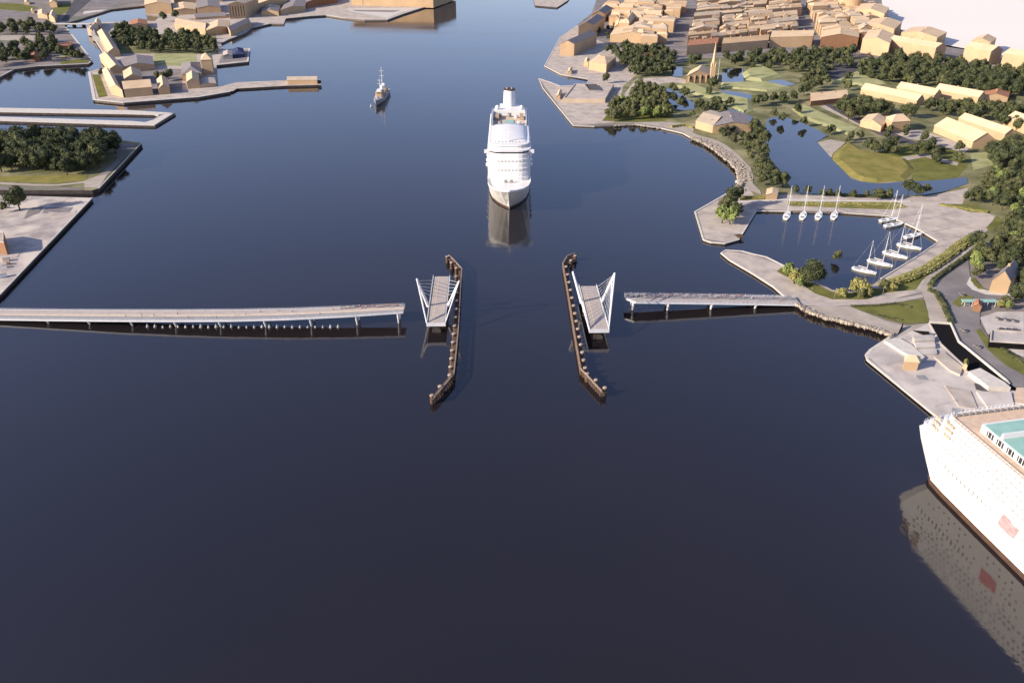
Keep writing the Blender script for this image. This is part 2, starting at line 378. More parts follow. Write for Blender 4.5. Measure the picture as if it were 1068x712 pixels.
# lower quay in front of the big ship
patch('lower_quay', [(904,371),(909,366),(925,354.5),(937,351.5),(969,337),(1000,357),(1010,365),(1050,398),(1068,408),(1100,450),(1100,533),(981,436)], 'concrete', 8)
patch('void', [(969,337),(991,338.5),(999.5,357.5),(1008.6,364.7),(1049,398),(1060,404),(1060,408),(1048,404),(1034,398),(1019.6,388),(1009.5,391),(1006,383),(981,359.5)], 'dark', 11)  # flat near-black sheet painting the darkness of a sunken void
patch('road', [(991,322),(1002,310),(1022,318),(1022,338),(1035,357),(1068,385),(1068,405),(1052,400),(1008,364),(1000,357),(992,338)], 'street', 10)
patch('verge', [(1018,345),(1022,342),(1034,357),(1052,371),(1070,384),(1070,392),(1048,380),(1030,364)], 'lawn', 15)
patch('verge', [(993,316),(1004,306),(1016,309),(1012,314),(1000,320)], 'lawn', 15)
patch('road', [(975,302),(985,283),(1010,270),(1012,290),(1025,300),(1068,305),(1068,312),(1030,312),(995,320),(986,312)], 'street', 10)
patch('footpath', [(1008,296),(1012,288),(1016,298),(1030,303),(1068,306),(1068,309),(1028,307),(1014,302)], 'palerim', 12)
patch('yard', [(1022,331),(1040,325),(1068,325),(1068,352),(1040,350),(1030,348)], 'concrete', 12)
patch('yard', [(1040,362),(1068,372),(1068,356),(1034,354)], 'concrete', 12)
patch('verge', [(1035,357),(1041,357),(1070,377),(1068,385)], 'lawn', 12)
patch('footpath', [(1060,404),(1068,404),(1080,430),(1072,432),(1061,432),(1056,420)], 'wood', 13)
# faint lanes, joints and worn panels on the lower quay
patch('drain_cover', [(1016,399),(1028,402),(1031,409),(1018,406)], 'asphalt', 14)
patch('drain_cover', [(955,391),(964,391),(968,396),(958,395)], 'grey', 14)
patch('drain_cover', [(993,425),(1005,427),(1003,431),(993,429)], 'grey', 14)
# left side
patch('grass_strip', [(-60,183),(0,184),(60,183),(92,182),(90,188),(60,191),(0,189.5),(-60,189)], 'ochre', 2, 3.2)
patch('path', [(-60,188.5),(0,190),(35,192),(60,192.2),(85,189.5),(100,184),(112,182),(103,196),(88,195.5),(88,191),(60,194),(35,194),(0,192.3),(-60,191)], 'path', 3, 3.2)
patch('bank', [(-60,192),(0,193.5),(35,195),(86,195.5),(88,198),(0,198),(-60,198)], 'landgrey', 4, 3.2)
for q, m in (([(48,216),(66,216),(62,222),(44,222)], 'street'), ([(66,216),(76,216.4),(72,221),(62,221)], 'slate'), ([(30,218),(48,214),(40,222),(25,228)], 'street'), ([(0,208),(10,208),(8,214),(0,216)], 'pave'), ([(50,221),(72,222),(80,219),(78,225),(55,229)], 'pave'), ([(10,263),(22,262),(18,268),(6,270)], 'pave'), ([(70,208),(85,209),(80,213),(66,213)], 'decklight')):
    patch('worn_panel', q, m, 3)
patch('bank', [(122,149),(143,150.5),(102,193),(93,189),(104,182),(122,166)], 'landgrey', 2, 3.2)
patch('meadow', [(0,36),(42,37),(38,42),(25,43),(0,42)], 'path', 2)
patch('meadow', [(-20,3),(20,4),(40,8),(28,13),(5,10),(-20,9)], 'lawn', 2)
patch('meadow', [(60,5),(75,3),(72,12),(60,17),(52,12)], 'lawn', 2)
patch('road', [(80,-4),(100,-4),(70,22),(64,22)], 'asphalt', 3)
patch('road', [(-40,14),(30,12),(30,16),(-40,22)], 'street', 2)
patch('yard', [(95,0),(130,0),(118,6),(90,8)], 'street', 2)
patch('yard', [(88,12),(112,10),(106,12),(86,15)], 'palerim', 4)
patch('lawn', [(15,59),(30,57),(30,61),(17,62)], 'dry', 3)
patch('lawn', [(62,57),(76,56),(77,59),(62,60)], 'dry', 3)
patch('lawn', [(62,64.5),(91,61),(91,65),(64,67)], 'lawn', 3)
patch('yard', [(60,38),(74,40),(80,50),(62,50)], 'street', 3)
patch('lawn', [(161,56.5),(204,56),(205,66),(190,69),(160,68.5)], 'dry', 3)
patch('lawn', [(96,78),(104,78),(112,100),(103,102)], 'lawn', 3)
patch('yard', [(110,75),(190,72),(190,96),(130,99)], 'street', 2)
patch('lawn', [(118,36),(225,36),(228,56),(125,56)], 'land', 2)
patch('quay_deck', [(233,53),(258,52),(257,63),(228,66)], 'slate', 3)
patch('harbour_steps', [(362,9),(440,8),(418,13.5),(404,19),(365,12)], 'palerim', 3)
patch('harbour_steps', [(366,10.5),(418,11),(410,13),(372,12)], 'slate', 4)
# moats and ponds
def pond(pts): 
    z = LZ + .035 * 9
    struct('moat_water', MB().sheet(P(pts, z), z), 'moat')
pond([(814,121),(828,125),(839,129),(854,136),(864,142),(851.6,148),(868.5,167),(887,186),(898,189.5),(915,191.6),(944,189.5),(977,188),(1008,185),(1010,191),(984,200),(964,203),(918,206),(862,203),(828,201),(818,184),(803,165),(797,140),(800,124)])
pond([(690,92),(703,93),(716,102),(724,108),(724,114),(708,116),(700,108),(691,100)])
pond([(751,112),(768,115),(785,122),(783,127),(765,122)])
pond([(753,72),(775,71),(776,86),(753,87)]); pond([(797,85),(815,83),(830,88),(810,92)])
pond([(750,94),(770,96),(784,99),(784,104),(765,102)])
pond([(700,70),(712,70),(712,80),(702,80)])
# canal bridge at the top left and a fence-like seawall by the slipway
c1, c2 = G(55, 25.5, 3), G(95, 25.5, 3)
t = thing('canal_bridge', 'flat pale road bridge over the narrow canal at the upper left', 'bridge', (0, 0, 0))
strip([c1, c2], 12, 3.6, .5).build('deck', 'palerim', t)
for k in (.3, .55, .8):
    q = c1.lerp(c2, k); MB().box((q.x, q.y, 1), (2, 11, 5)).build('pier', 'wall', t)

def terrace(pts, h, m, label, base=LZ + .45):
    q = P(pts, base); o = MB().prism(q, base - .5, base + h).build('terrace', m); return tag(o, label, 'terrace')
terrace([(922,357),(936,353.5),(950,361),(964,374),(959,379),(941,369)], 1.3, 'palerim', 'pale wedge shaped raised terrace left on the lower quay behind the hut')
terrace([(951,354),(972,353),(974,358),(953,359)], 2.6, 'concrete', 'highest step of the stepped platform beside the black ramp')
terrace([(953,360),(974,359),(975,364),(955,365)], 1.8, 'concrete', 'middle step of the stepped platform beside the black ramp')
terrace([(955,366),(976,365),(977,370),(958,371)], 1.0, 'concrete', 'lowest step of the stepped platform beside the black ramp')
terrace([(974,373),(984,368),(1004,384),(1001,392),(990,387)], .9, 'pave', 'low slanted slab left of the tiny yellow kiosk')
terrace([(1009,391),(1021,387.5),(1046,402),(1053,408),(1030,407)], 2.4, 'palerim', 'tall pale wedge platform at the foot of the black ramp')
terrace([(1018,409),(1054,410),(1058,427),(1032,429)], .8, 'concrete', 'low wide slab right behind the big ship stern')
terrace([(985,402),(1012,408),(1020,427),(1000,424)], .35, 'pave', 'very low long slab in the middle of the lower quay')

patch('promenade', [(712,138.5),(725,145.5),(739,151.2),(750,159.6),(767,173.6),(773,180.5),(774,189),(783,199),(794,203),(793,199),(785,191),(786,184),(783,175),(770,161),(757,151),(744,145),(728,141),(722,138)], 'path', 9)
patch('flower_bed', [(752,154),(768,167),(776,177),(774,177),(764,168),(750,156.5)], 'lawn', 11)
patch('flower_bed', [(1012,292),(1016,289),(1024,299),(1030,302),(1020,301)], 'lawn', 14)

# ================================================================== BUILDINGS
def house_world(A, B, C_, h, rh, label, cat='building', ridge='auto', wm='clay', rm='clay2', name='building', group=None, hip=0, chim=1, over=.5, base=LZ, windows=0):
    """A, B front corners, C_ the back corner beyond B (world points on the ground)"""
    A = Vector(A); B = Vector(B); C_ = Vector(C_)
    A.z = B.z = C_.z = base
    D = A + (C_ - B)
    t = thing(name, label, cat, (A + C_) / 2, 0, group); o = (A + C_) / 2
    u = (B - A); v = (C_ - B); lu, lv = u.length, v.length
    if ridge == 'auto': ridge = 'u' if lu >= lv else 'v'
    pts = [p - o for p in (A, B, C_, D)]
    up = Vector((0, 0, 1))
    wmb = MB(); e = [p + up * h for p in pts]; b = [p - up * 1 for p in pts]
    wmb.add(b + e, [(0, 1, 5, 4), (1, 2, 6, 5), (2, 3, 7, 6), (3, 0, 4, 7)])
    if rh <= 0.01:
        wmb.build('wall', wm, t)
        c0 = sum(e, Vector()) / 4
        r = MB(); ins = [p + (c0 - p) * .06 for p in e]
        para = [p + up * .9 for p in e]; pin = [p + up * .9 for p in ins]
        r.loft([e, para, pin, [p + up * .1 for p in ins]], cap=False); r.add([p + up * .1 for p in ins], [(0, 1, 2, 3)])
        r.build('roof', rm, t)
        return t
    if ridge == 'u': m0 = (e[0] + e[3]) / 2; m1 = (e[1] + e[2]) / 2
    else: m0 = (e[0] + e[1]) / 2; m1 = (e[2] + e[3]) / 2
    if hip: m0, m1 = m0.lerp(m1, hip), m1.lerp(m0, hip)
    m0 = m0 + up * rh; m1 = m1 + up * rh
    cc = sum(e, Vector()) / 4
    ev = [p + (p - cc).normalized() * over - up * .15 for p in e]
    if not hip:
        dr = (m1 - m0).normalized() * over
        g0, g1 = m0, m1; r0, r1 = m0 - dr, m1 + dr
        if ridge == 'u': wmb.add([e[0], e[3], g0, e[1], e[2], g1], [(1, 0, 2), (3, 4, 5)])
        else: wmb.add([e[0], e[1], g0, e[2], e[3], g1], [(0, 1, 2), (3, 4, 5)])
    else: r0, r1 = m0, m1
    r = MB(); th_ = up * .3
    if ridge == 'u': quads = [(ev[0], ev[1], r1, r0), (ev[2], ev[3], r0, r1)]; ends = [(ev[3], ev[0], r0), (ev[1], ev[2], r1)]
    else: quads = [(ev[1], ev[2], r1, r0), (ev[3], ev[0], r0, r1)]; ends = [(ev[0], ev[1], r0), (ev[2], ev[3], r1)]
    for q in quads:
        r.add([p + th_ for p in q] + list(q), [(0, 1, 2, 3), (7, 6, 5, 4), (0, 4, 5, 1), (1, 5, 6, 2), (2, 6, 7, 3), (3, 7, 4, 0)])
    if hip:
        for q in ends: r.add([p + th_ for p in q] + list(q), [(0, 1, 2), (5, 4, 3), (0, 3, 4, 1)])
    wmb.build('wall', wm, t)
    ro = r.build('roof', rm, t)
    for k in range(chim):
        c = r0.lerp(r1, (k + .7) / (chim + .6)); ang = math.atan2(u.y, u.x)
        MB().box((c.x + rnd.uniform(-.5, .5), c.y, c.z + .6), (1.1, 1.4, 2.2), ang).build('chimney', wm, ro)
    if windows:
        for (p, q, hh) in ((pts[0], pts[1], h), (pts[1], pts[2], h), (pts[3], pts[0], h)):
            L = (q - p).length; n = max(1, int(L / windows)); d_ = (q - p).normalized(); ang = math.atan2(d_.y, d_.x); nn = Vector((d_.y, -d_.x, 0))
            for f in range(max(1, int(h / 3.6))):
                for i in range(n):
                    c = p + d_ * (L * (i + .5) / n) + nn * .06 + up * (1.9 + f * 3.4)
                    MB().box(c, (1.2, .2, 1.7), ang).build('window', 'glass', t)
    return t
def H(p1, p2, p3, h, rh, label, depth=None, **k):
    z_ = lz(p1[0]); k.setdefault('base', z_)
    A, B = G(*p1, z_), G(*p2, z_)
    if p3 is not None: C_ = G(*p3, z_)
    else:
        d_ = (B - A).normalized(); C_ = B + Vector((-d_.y, d_.x, 0)) * depth
    return house_world(A, B, C_, h, rh, label, **k)

# ---- right bank, near buildings
H((584, 58), (598.5, 58.5), (622, 47), 17, 5, 'tall gabled warehouse with lit end wall on the quay corner nearest the harbour', chim=0, ridge='v', rm='slate', group=None)
H((603, 40), (619, 38.5), (630, 30), 19, 6, 'cream gabled warehouse second from the quay corner, just behind the corner warehouse', ridge='v', rm='slate', chim=1)
H((617, 24), (630, 23.5), (638, 17), 15, 6, 'cream gabled house third along the shore, farthest of the three warehouses', ridge='v', chim=1, rm='slate')
H((614, 73), (632, 76), (642, 68), 11, 4, 'square cream villa with a hipped roof beside the round tree on the quay', hip=.38, chim=0, ridge='u')
H((609, 69.5), (613.5, 70), (615, 66), 6, 2, 'small cream annex against the left wall of the square villa', chim=0)
H((636, 44), (680, 46), (683, 38), 11, 6, 'long cream building with a steep roof behind the villa trees', chim=3)
H((648, 36), (655, 36.5), (662, 26), 15, 7, 'steep cream gable rising over the long building near the shore', ridge='v', chim=0)
H((640, 36), (648, 36), (650, 27), 12, 5, 'low cream wing to the left of the steep gable near the shore', chim=1)
H((634, 22), (655, 23), (657, 16), 8, 4, 'low pale shed with rows of bays behind the shore warehouses', chim=0, rm='claylight')
H((657, 66), (686, 66), (690, 59), 6, 3, 'low pavilion with a reddish hipped roof among the dark trees', hip=.3, rm='redroof', chim=0)
H((587, 107), (631, 107.5), (640, 92), 4.2, 0, 'flat roofed cream pavilion lying along the triangular quay', name='pavilion', cat='pavilion', rm='pave', wm='claylight')
H((614, 98.5), (626.5, 98.5), (622, 93), 5.2, 0, 'dark rooflight block on top of the flat quay pavilion', name='rooflight', cat='rooflight', rm='asphalt', wm='grey')
H((580, 104), (584, 104), (586, 98), 4, 1.6, 'tiny cream kiosk at the left end of the flat quay pavilion', name='kiosk', cat='kiosk', chim=0)
H((592, 77.5), (596, 77.5), (597, 74), 3.6, 1.2, 'tiny cream hut near the water on the quay corner', name='hut', cat='hut', chim=0)
H((725, 134), (743, 139), (757, 127), 8, 3, 'cream boathouse wing with a gable to the water', ridge='u', chim=0, wm='clay', rm='claylight')
H((744, 139.5), (783, 138), (777, 126), 8, 3.5, 'long low tan house with grey roof beside the stone shore', chim=1, wm='clay', rm='slate')
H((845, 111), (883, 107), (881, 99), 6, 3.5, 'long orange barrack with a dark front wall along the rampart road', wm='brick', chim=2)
# barracks in the fortress
bk = 'long cream fortress barrack '
H((897, 98.5), (955, 111), None, 7, 5.5, depth=14, label=bk + 'directly right of the rampart lawn', chim=0)
H((934, 97.5), (973, 105.5), None, 7, 6, depth=15, label=bk + 'second of the upper row', chim=1)
H((974, 99.5), (1019, 108), None, 7, 6, depth=16, label=bk + 'at the right end of the upper row with a small dormer', chim=1)
H((1023, 106), (1050, 107), (1052, 101), 6, 4, 'small reddish house between the tree belts right of the upper barracks', rm='redroof', chim=1)
H((896.5, 132), (918, 138), (925, 131), 6, 4, 'short cream gabled guardhouse left of the square commander house', chim=0)
H((922, 133), (928, 138.5), (947, 137), 11, 5, 'square cream house with brown shaded front and hipped roof in the fortress yard', hip=.3, chim=0, ridge='v')
H((973, 138), (1013, 155), None, 7, 8, depth=25, label='broad cream barn roof at the lower left of the lower barrack row', chim=0)
H((998, 131), (1046, 148), None, 8, 5, depth=13, label=bk + 'in the middle of the lower row', chim=0)
H((1046, 131), (1100, 153), None, 8, 7, depth=20, label=bk + 'cut by the right edge of the picture', chim=0)
# church with its spire
ch = thing('church', 'cream flint church with buttresses and a tall pointed spire among the trees', 'church', (0, 0, 0))
a, b, c = G(715, 87, LZ), G(738, 86, LZ), G(742, 80, LZ)
t2 = house_world(a, b, c, 9, 7, 'x', chim=0); 
for k_ in list(t2.children):
    k_.parent = ch; k_.location = t2.location
bpy.data.objects.remove(t2)
for f in (.12, .38, .64, .9):
    q = a.lerp(b, f); MB().box((q.x, q.y - 1.2, 6), (1.6, 2, 9)).build('buttress', 'clay', ch)
    MB().box((q.x + 3, q.y - .3, 8), (1.6, .5, 5)).build('window', 'glass', ch)
q = G(742, 86, LZ)
MB().box((q.x, q.y, 12), (5.5, 5.5, 20)).build('tower', 'clay', ch)
MB().tube((q.x, q.y, 22), (q.x, q.y, 52), 2.7, .12, 8).build('spire', 'clay2', ch)
for sx in (-1, 1):
    for sy in (-1, 1): MB().tube((q.x + sx * 2.4, q.y + sy * 2.4, 22), (q.x + sx * 2.4, q.y + sy * 2.4, 28), .8, .05, 6).build('pinnacle', 'clay2', ch)
q = G(748, 87, LZ); fl = thing('flagpole', 'thin pale flagpole right of the church spire', 'flagpole', q)
MB().tube((0, 0, 0), (0, 0, 30), .3, .15, 6).build('pole', 'white', fl); MB().sphere((0, 0, 30.2), .45).build('finial', 'white', fl)
# marina side
H((798, 208.5), (810, 208.5), (811, 202.5), 4.5, 1.2, 'small cream hut with a flat pitched roof at the corner of the yacht basin', name='hut', cat='hut', chim=0)
H((1031, 305), (1050, 307), (1060, 296), 9, 7, 'cream gabled villa with slate roof beside the dark trees at the right edge', ridge='v', rm='slate', chim=1, windows=0)
H((1014, 325), (1022, 326), (1022, 321), 4, 1.5, 'little reddish brown hut beside the turquoise canopy', name='hut', cat='hut', wm='brick', rm='redroof', chim=0)
can = thing('canopy', 'long flat turquoise canopy on thin posts beside the road', 'canopy', G(1020, 319, LZ))
MB().box((0, 0, 3.6), (21, 3.6, .4)).build('roof', 'teal', can)
for i in range(5):
    for sy in (-1.4, 1.4): MB().box((-9.5 + i * 4.75, sy, 1.7), (.25, .25, 3.4)).build('post', 'steel', can)
# closed garage block; near-black walls paint the darkness of an open front
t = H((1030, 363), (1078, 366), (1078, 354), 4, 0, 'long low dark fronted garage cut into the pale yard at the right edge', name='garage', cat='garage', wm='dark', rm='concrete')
H((941, 386), (956, 387), (957, 381), 5.5, 2.2, 'small cream hut with hipped roof standing alone on the lower quay', name='hut', cat='hut', hip=.3, chim=0)
H((1003, 386), (1007, 388), (1008, 384), 4, 1.2, 'tiny yellow kiosk beside the black ramp opening', name='kiosk', cat='kiosk', chim=0, rm='ochre')
# parapet beside the painted dark void
pw = [G(*p, LZ) for p in [(969,337),(991,338.5),(999.5,357.5),(1008.6,364.7),(1049,398),(1052,402)]]
tag(strip(pw, .8, LZ + .4, 1.1).build('parapet_wall', 'palerim'), 'thin white parapet along the right rim of the black ramp', 'wall')
pw = [G(*p, LZ) for p in [(969,338),(981,359.5),(1006,383),(1009,390)]]
tag(strip(pw, .8, LZ + .4, .5).build('parapet_wall', 'concrete'), 'low grey parapet along the left rim of the black ramp', 'wall')
# slipway with triangular cheek walls
for i, (pa, pb, lab) in enumerate((((936.5,350),(941,343),'dark triangular slipway wall nearest the water'),((951,345),(968,352),'dark triangular slipway wall beside the black ramp'))):
    a_, b_ = G(*pa, LZ), G(*pb, LZ)
    tag(MB().add([a_, b_, b_ + Vector((0, 0, 3.5)), a_ + Vector((0, 1, 0)), b_ + Vector((0, 1, 0)), b_ + Vector((0, 1, 3.5))], [(0, 1, 2), (5, 4, 3), (0, 2, 5, 3), (1, 4, 5, 2)]).build('slipway_wall', 'dark'), lab, 'wall')

# ---- left bank
hl = 'cream building '
H((92, 36), (98, 38), (104, 31), 7, 4, 'small cream house at the foot of the canal bridge', ridge='v')
H((99, 30), (105, 31), (106, 26), 7, 4, 'small cream house behind the first one at the canal bridge', chim=1)
H((97, 42), (106, 44), (103, 36), 6, 3, 'low dark roofed shed on the canal quay below the bridge houses', rm='slate', wm='grey')
H((114, 60), (126, 59), (113, 38), 8, 4.5, 'long cream warehouse running back along the canal quay, farther one', ridge='v', chim=0)
H((116, 78), (130, 77), (118, 63), 8, 4.5, 'long cream warehouse running back along the canal quay, middle one', ridge='v', chim=0)
H((128, 76), (162, 73), (160, 64), 7, 4, 'low dark slate roofed hall behind the canal warehouses', rm='slate', wm='clay', chim=0)
H((131, 90), (150, 88), (148, 80), 9, 5, 'reddish roofed building inside the courtyard of the corner block', chim=1)
H((117, 99), (129, 102), (119, 83), 9, 5, 'cream warehouse wing facing the canal mouth at the corner of the island', ridge='v', chim=0)
H((131, 102), (160, 99.5), (158, 93), 10, 5.5, 'long cream warehouse front on the water at the corner of the island', chim=0, ridge='u')
H((166, 99), (178, 98), (176, 88), 7, 5, 'small cream gabled house right of the long waterfront warehouse', ridge='v', chim=0)
H((191, 85), (212, 84), (210, 72), 9, 5, 'cream hall with slate grey hipped roof beside the square tower', hip=.3, rm='slate', chim=1)
H((196, 93), (209, 92), (208, 84), 9, 4, 'small cream gabled house at the root of the long pier', ridge='v', chim=0)
H((208, 92), (226, 90), (224, 84), 3.5, 1.5, 'low pale shed right of the small house at the pier root', rm='pave', chim=0)
tw = H((212, 78), (223, 77.5), (223.5, 72.5), 19, 6, 'square cream tower with pyramid cap beside the grey hall', name='tower', cat='tower', hip=.46, chim=0)
H((233, 62), (243, 61.5), (243, 57), 5, 2, 'grey boathouse on the square jetty', name='boathouse', cat='boathouse', rm='pave', wm='grey', chim=0)
H((244, 61), (256, 60), (254, 54), 5, 4, 'dark blue tent shed on the square jetty', name='tent', cat='tent', rm='navy', wm='navy', chim=0, hip=.25)
H((300, 88), (331, 87.6), (331, 83.8), 5, 2, 'long low cream shed at the end of the long pier', name='shed', cat='shed', rm='claylight', chim=0)
MBt = thing('hut', 'tiny dark hut at the very tip of the long pier', 'hut', G(333.5, 87, 2.2)); MB().box((0, 0, 1.5), (3, 4, 3)).build('wall', 'wall', MBt); MB().box((0, 0, 3.15), (3.6, 4.6, .3)).build('roof', 'timber', MBt)
H((152.5, 15), (180, 14.5), (178, 4), 17, 5, 'big square cream hall at the edge of the upper pool', chim=0, rm='clay2')
H((136, 31), (154, 30), (154, 25), 7, 3, 'low reddish house behind the big dark tree row', rm='redroof')
H((183, 31), (215, 37), (217, 29), 9, 4, 'long cream warehouse behind the trees, left half of the pair', chim=0)
H((216, 38), (240, 34), (240, 27), 9, 4, 'long cream warehouse behind the trees, right half of the pair', chim=0)
H((241, 38), (262, 28), (258, 24), 8, 4, 'dark block standing for the shaded side of the long warehouse beside the little quay', rm='slate', chim=0)  # added block; its dark roof paints the neighbouring warehouse's shaded side
H((182, 16), (205, 15), (203, 8), 9, 3, 'cream building right of the big square hall', chim=1)
H((206, 15), (231, 14), (229, 6), 11, 4, 'dark roofed building right of the cream one near the striped facade', rm='slate', chim=1)
H((204, 21), (236, 19), (234, 15), 4, 1.5, 'low blue grey roofed building with a long front', rm='slate', chim=0)
H((273, 17), (291, 17), (293, 9), 8, 4, 'cream gabled house on the quay right of the striped facade', rm='slate', chim=0)
H((293, 16), (318, 12), (322, 3), 9, 4, 'dark roofed building on the quay near the pale opera steps', rm='slate')
H((320, 9), (352, 3), (348, -6), 12, 5, 'long dark roofed building at the top edge left of the opera house', rm='slate', wm='brick')
H((264, 14), (300, 8), (298, -4), 14, 6, 'cream building with tall gable behind the quay house', chim=1)
H((182, 4), (232, 2), (228, -12), 14, 6, 'cream block at the very top edge between the square hall and the striped facade', chim=2)
# striped facade building
sf = H((240, 20), (257, 19), (271, 13), 26, 4, 'tall cream building with dark vertical window slots, upper left', rm='claylight', chim=0, name='building')
a_, b_ = G(240, 20, LZ_LEFT), G(257, 19, LZ_LEFT); o_ = sf.location
for i in range(6):
    q = a_.lerp(b_, (i + .5) / 6) - o_
    MB().box((q.x, q.y - .15, 13), (1.1, .5, 19)).build('window', 'glass', sf)
# opera house block
a_, b_ = G(367, 5.5, LZ_LEFT), G(452, 8, LZ_LEFT); dd = (b_ - a_).normalized(); nn_ = Vector((-dd.y, dd.x, 0)); dd2 = (G(467, 2.5, LZ_LEFT) - b_)
op = house_world(a_, b_, b_ + dd2 * 1.6, 36, 0, 'huge cream flat roofed opera block on the waterfront at the top edge', name='opera_house', base=LZ_LEFT, cat='opera house', rm='clay2')
o_ = op.location; ang = math.atan2(dd.y, dd.x)
q = a_.lerp(b_, .14) - o_; MB().box((q.x, q.y - .1, 18), (.7, .4, 34), ang).build('joint', 'wall', op)
q = (a_ + b_) / 2 - o_; MB().box((q.x, q.y, 38), ((b_ - a_).length + 14, 26, 1.6), ang).build('canopy_roof', 'clay2', op)
for p1, p2, p3, h, rh, lb in (((52,22),(58,24),(60,18),8,4,'small tan house just left of the canal bridge'),((40,19),(50,20),(50,15),6,3,'low tan house left of the canal bridge'),((33,14),(36,14),(36,12),4,2,'tiny pale house in the meadow at the upper left edge'),((53,8),(60,8),(60,2),9,5,'tan gabled house near the top left edge'),((26,5),(31,5),(31,3),4,2,'tiny pale hut at the top left edge'),((33,64),(42,64),(42,58),6,3,'red brick house with pink roof between the dark trees on the left'),((46,55),(75,50),(75,46),4,2,'long low brown roofed shed left of the canal')):
    H(p1, p2, p3, h, rh, lb, wm='brick' if 'red' in lb or 'brown' in lb else 'clay', rm='redroof' if 'red' in lb or 'brown' in lb else 'clay2')
H((-12, 262), (8, 266), (8, 255), 9, 0, 'brown block cut by the left edge on the concrete quay', wm='brick', rm='pave')

# ---- the dense city behind the trees
CA = R(12.7); U = Vector((math.sin(CA), math.cos(CA), 0)); V = Vector((.975, -.222, 0))
city = P([(640,40),(655,50),(699,50),(716,55),(750,50),(800,43),(845,42),(856,48),(893,48),(905,50),(921,52),(922,20),(914,-45),(628,-45),(622,10)])
street1 = P([(707,60),(717,10),(726,-45)]); street2 = P([(856,52),(833,-4),(815,-45)])
def segd(p, a, b):
    ab = b - a; t_ = max(0, min(1, (p - a).dot(ab) / ab.length_squared)); return (p - a - ab * t_).length
def near_street(p, r): return any(segd(p, s[i], s[i + 1]) < r for s in (street1, street2) for i in range(2))
def zone(p):
    s1 = street1; 
    f = lambda s, p: (s[2].x - s[0].x) * (p.y - s[0].y) / (s[2].y - s[0].y) + s[0].x
    return 0 if p.x < f(street1, p) else (1 if p.x < f(street2, p) else 2)
zl = ['cream pitched roof city building in the packed blocks left of the dark avenue',
      'cream pitched roof city building in the wide blocks between dark avenue and narrow street',
      'cream pitched roof city building in the blocks right of the narrow street']
zg = ['city buildings left of the avenue', 'city buildings between the two streets', 'city buildings right of the narrow street']
BW, BD, T = 60, 60, 25
nb = 0
cand = []
us = [p.dot(U) for p in city]
for zi, Vz, v0_, v1_ in ((0, V, -40, 420), (1, Vector((.864, .503, 0)), -60, 420), (2, Vector((.97, .243, 0)), -60, 500)):
    org_ = (street1[0], street1[0], street2[0])[zi]
    u = -700 if zi else -500
    while u < 900:
        v = 14 if zi else -480
        while v < (560 if zi else -8):
            o = org_ + U * u + Vz * v
            hb = rnd.uniform(14, 18); bars = []; o = o + U * rnd.uniform(-5, 5) + Vz * rnd.uniform(-3, 6)
            s = rnd.choice([.45, .55, 1])
            for (u0, u1) in ((0, T), (BD - T, BD)):
                bars.append((u0, u1, 0, BW * s))
                if s < 1: bars.append((u0, u1, BW * s + .4, BW))
            bars.append((T + .4, BD - T - .4, 0, 17)); bars.append((T + .4, BD - T - .4, BW - 17, BW))
            if rnd.random() < .4: bars.append((T + .4, BD - T - .4, BW * .42, BW * .42 + 10))
            for (u0, u1, v0, v1) in bars:
              if rnd.random() > .07: cand.append((o, u0, u1, v0, v1, hb + rnd.uniform(-3, 3), zi, Vz))
            v += BW + (11 if rnd.random() < .35 else 1.5)
        u += BD + (12 if rnd.random() < .4 else 2)
cand.sort(key=lambda c: (c[0] + U * c[1]).y)
for (o, u0, u1, v0, v1, h, zi, Vz) in cand:
    A = o + U * u0 + Vz * v0; B = o + U * u0 + Vz * v1; C_ = o + U * u1 + Vz * v1; D = A + C_ - B
    c = (A + C_) / 2
    if zone(c) != zi or not all(inside(p, city) for p in (A, B, C_, D)) or near_street(c, 15): continue
    if nb >= 290: break
    house_world(A, B, C_, h, rnd.choice([.9, 1.8, 3, 4.5]), zl[zi], ridge=rnd.choice(['auto', 'u', 'v']), name='city_building', group=zg[zi], chim=rnd.choice([0, 0, 0, 1]) if c.y < 1700 else 0,
                rm=rnd.choice(['clay2', 'clay2', 'clay2', 'clay', 'claylight']), hip=rnd.choice([0, 0, .12, .2]), cat='city building')
    nb += 1
print('city buildings', nb)
# named rows on the front and right rim of the city
H((854, 53), (893, 53), (893, 46), 20, 5, 'dark fronted long city block facing the trees just right of the narrow street', wm='brick', chim=2)  # dark wall colour paints in the shade of a front the sun only grazes
H((716, 58), (747, 55), (749, 49), 14, 4, 'city row house front just behind the church', wm='clay', rm='redroof', chim=3)
H((752, 55), (800, 51), (801, 45), 13, 4, 'long city row with reddish roof behind the church trees', wm='clay', rm='clay', chim=4)
H((802, 50), (846, 49), (848, 43), 16, 5, 'long city row ending at the narrow street', wm='clay', chim=3)
H((897, 55), (925, 60), (930, 50), 20, 5, 'cream corner block with lit gable above the dense tree belt', chim=1)
H((924, 55), (973, 64), None, 19, 5, depth=24, label='very long cream apartment row above the dense tree belt', chim=4, ridge='u')
H((1003, 63), (1030, 68), None, 19, 6, depth=26, label='cream apartment block second from the right edge above the tree belt', chim=2, ridge='u')
H((1043, 69), (1080, 76), None, 18, 5, depth=24, label='cream apartment block cut by the right edge above the tree belt', chim=1, ridge='u')
H((938, 44), (975, 50), (985, 44), 15, 5, 'cream block behind the very long apartment row', chim=2)
H((1010, 55), (1030, 57), (1036, 52), 17, 5, 'small cream block with twin dormers against the pale plain', chim=2)
H((898, 40), (930, 44), (938, 36), 20, 5, 'cream block on the rim of the city below the pale plain', chim=2)
H((890, 22), (920, 27), (925, 20), 20, 5, 'cream block higher up on the rim of the city', chim=2)
H((862, 16), (893, 16), (893, 10), 16, 0, 'drum shaped cream hall base near the upper rim of the city', chim=0)
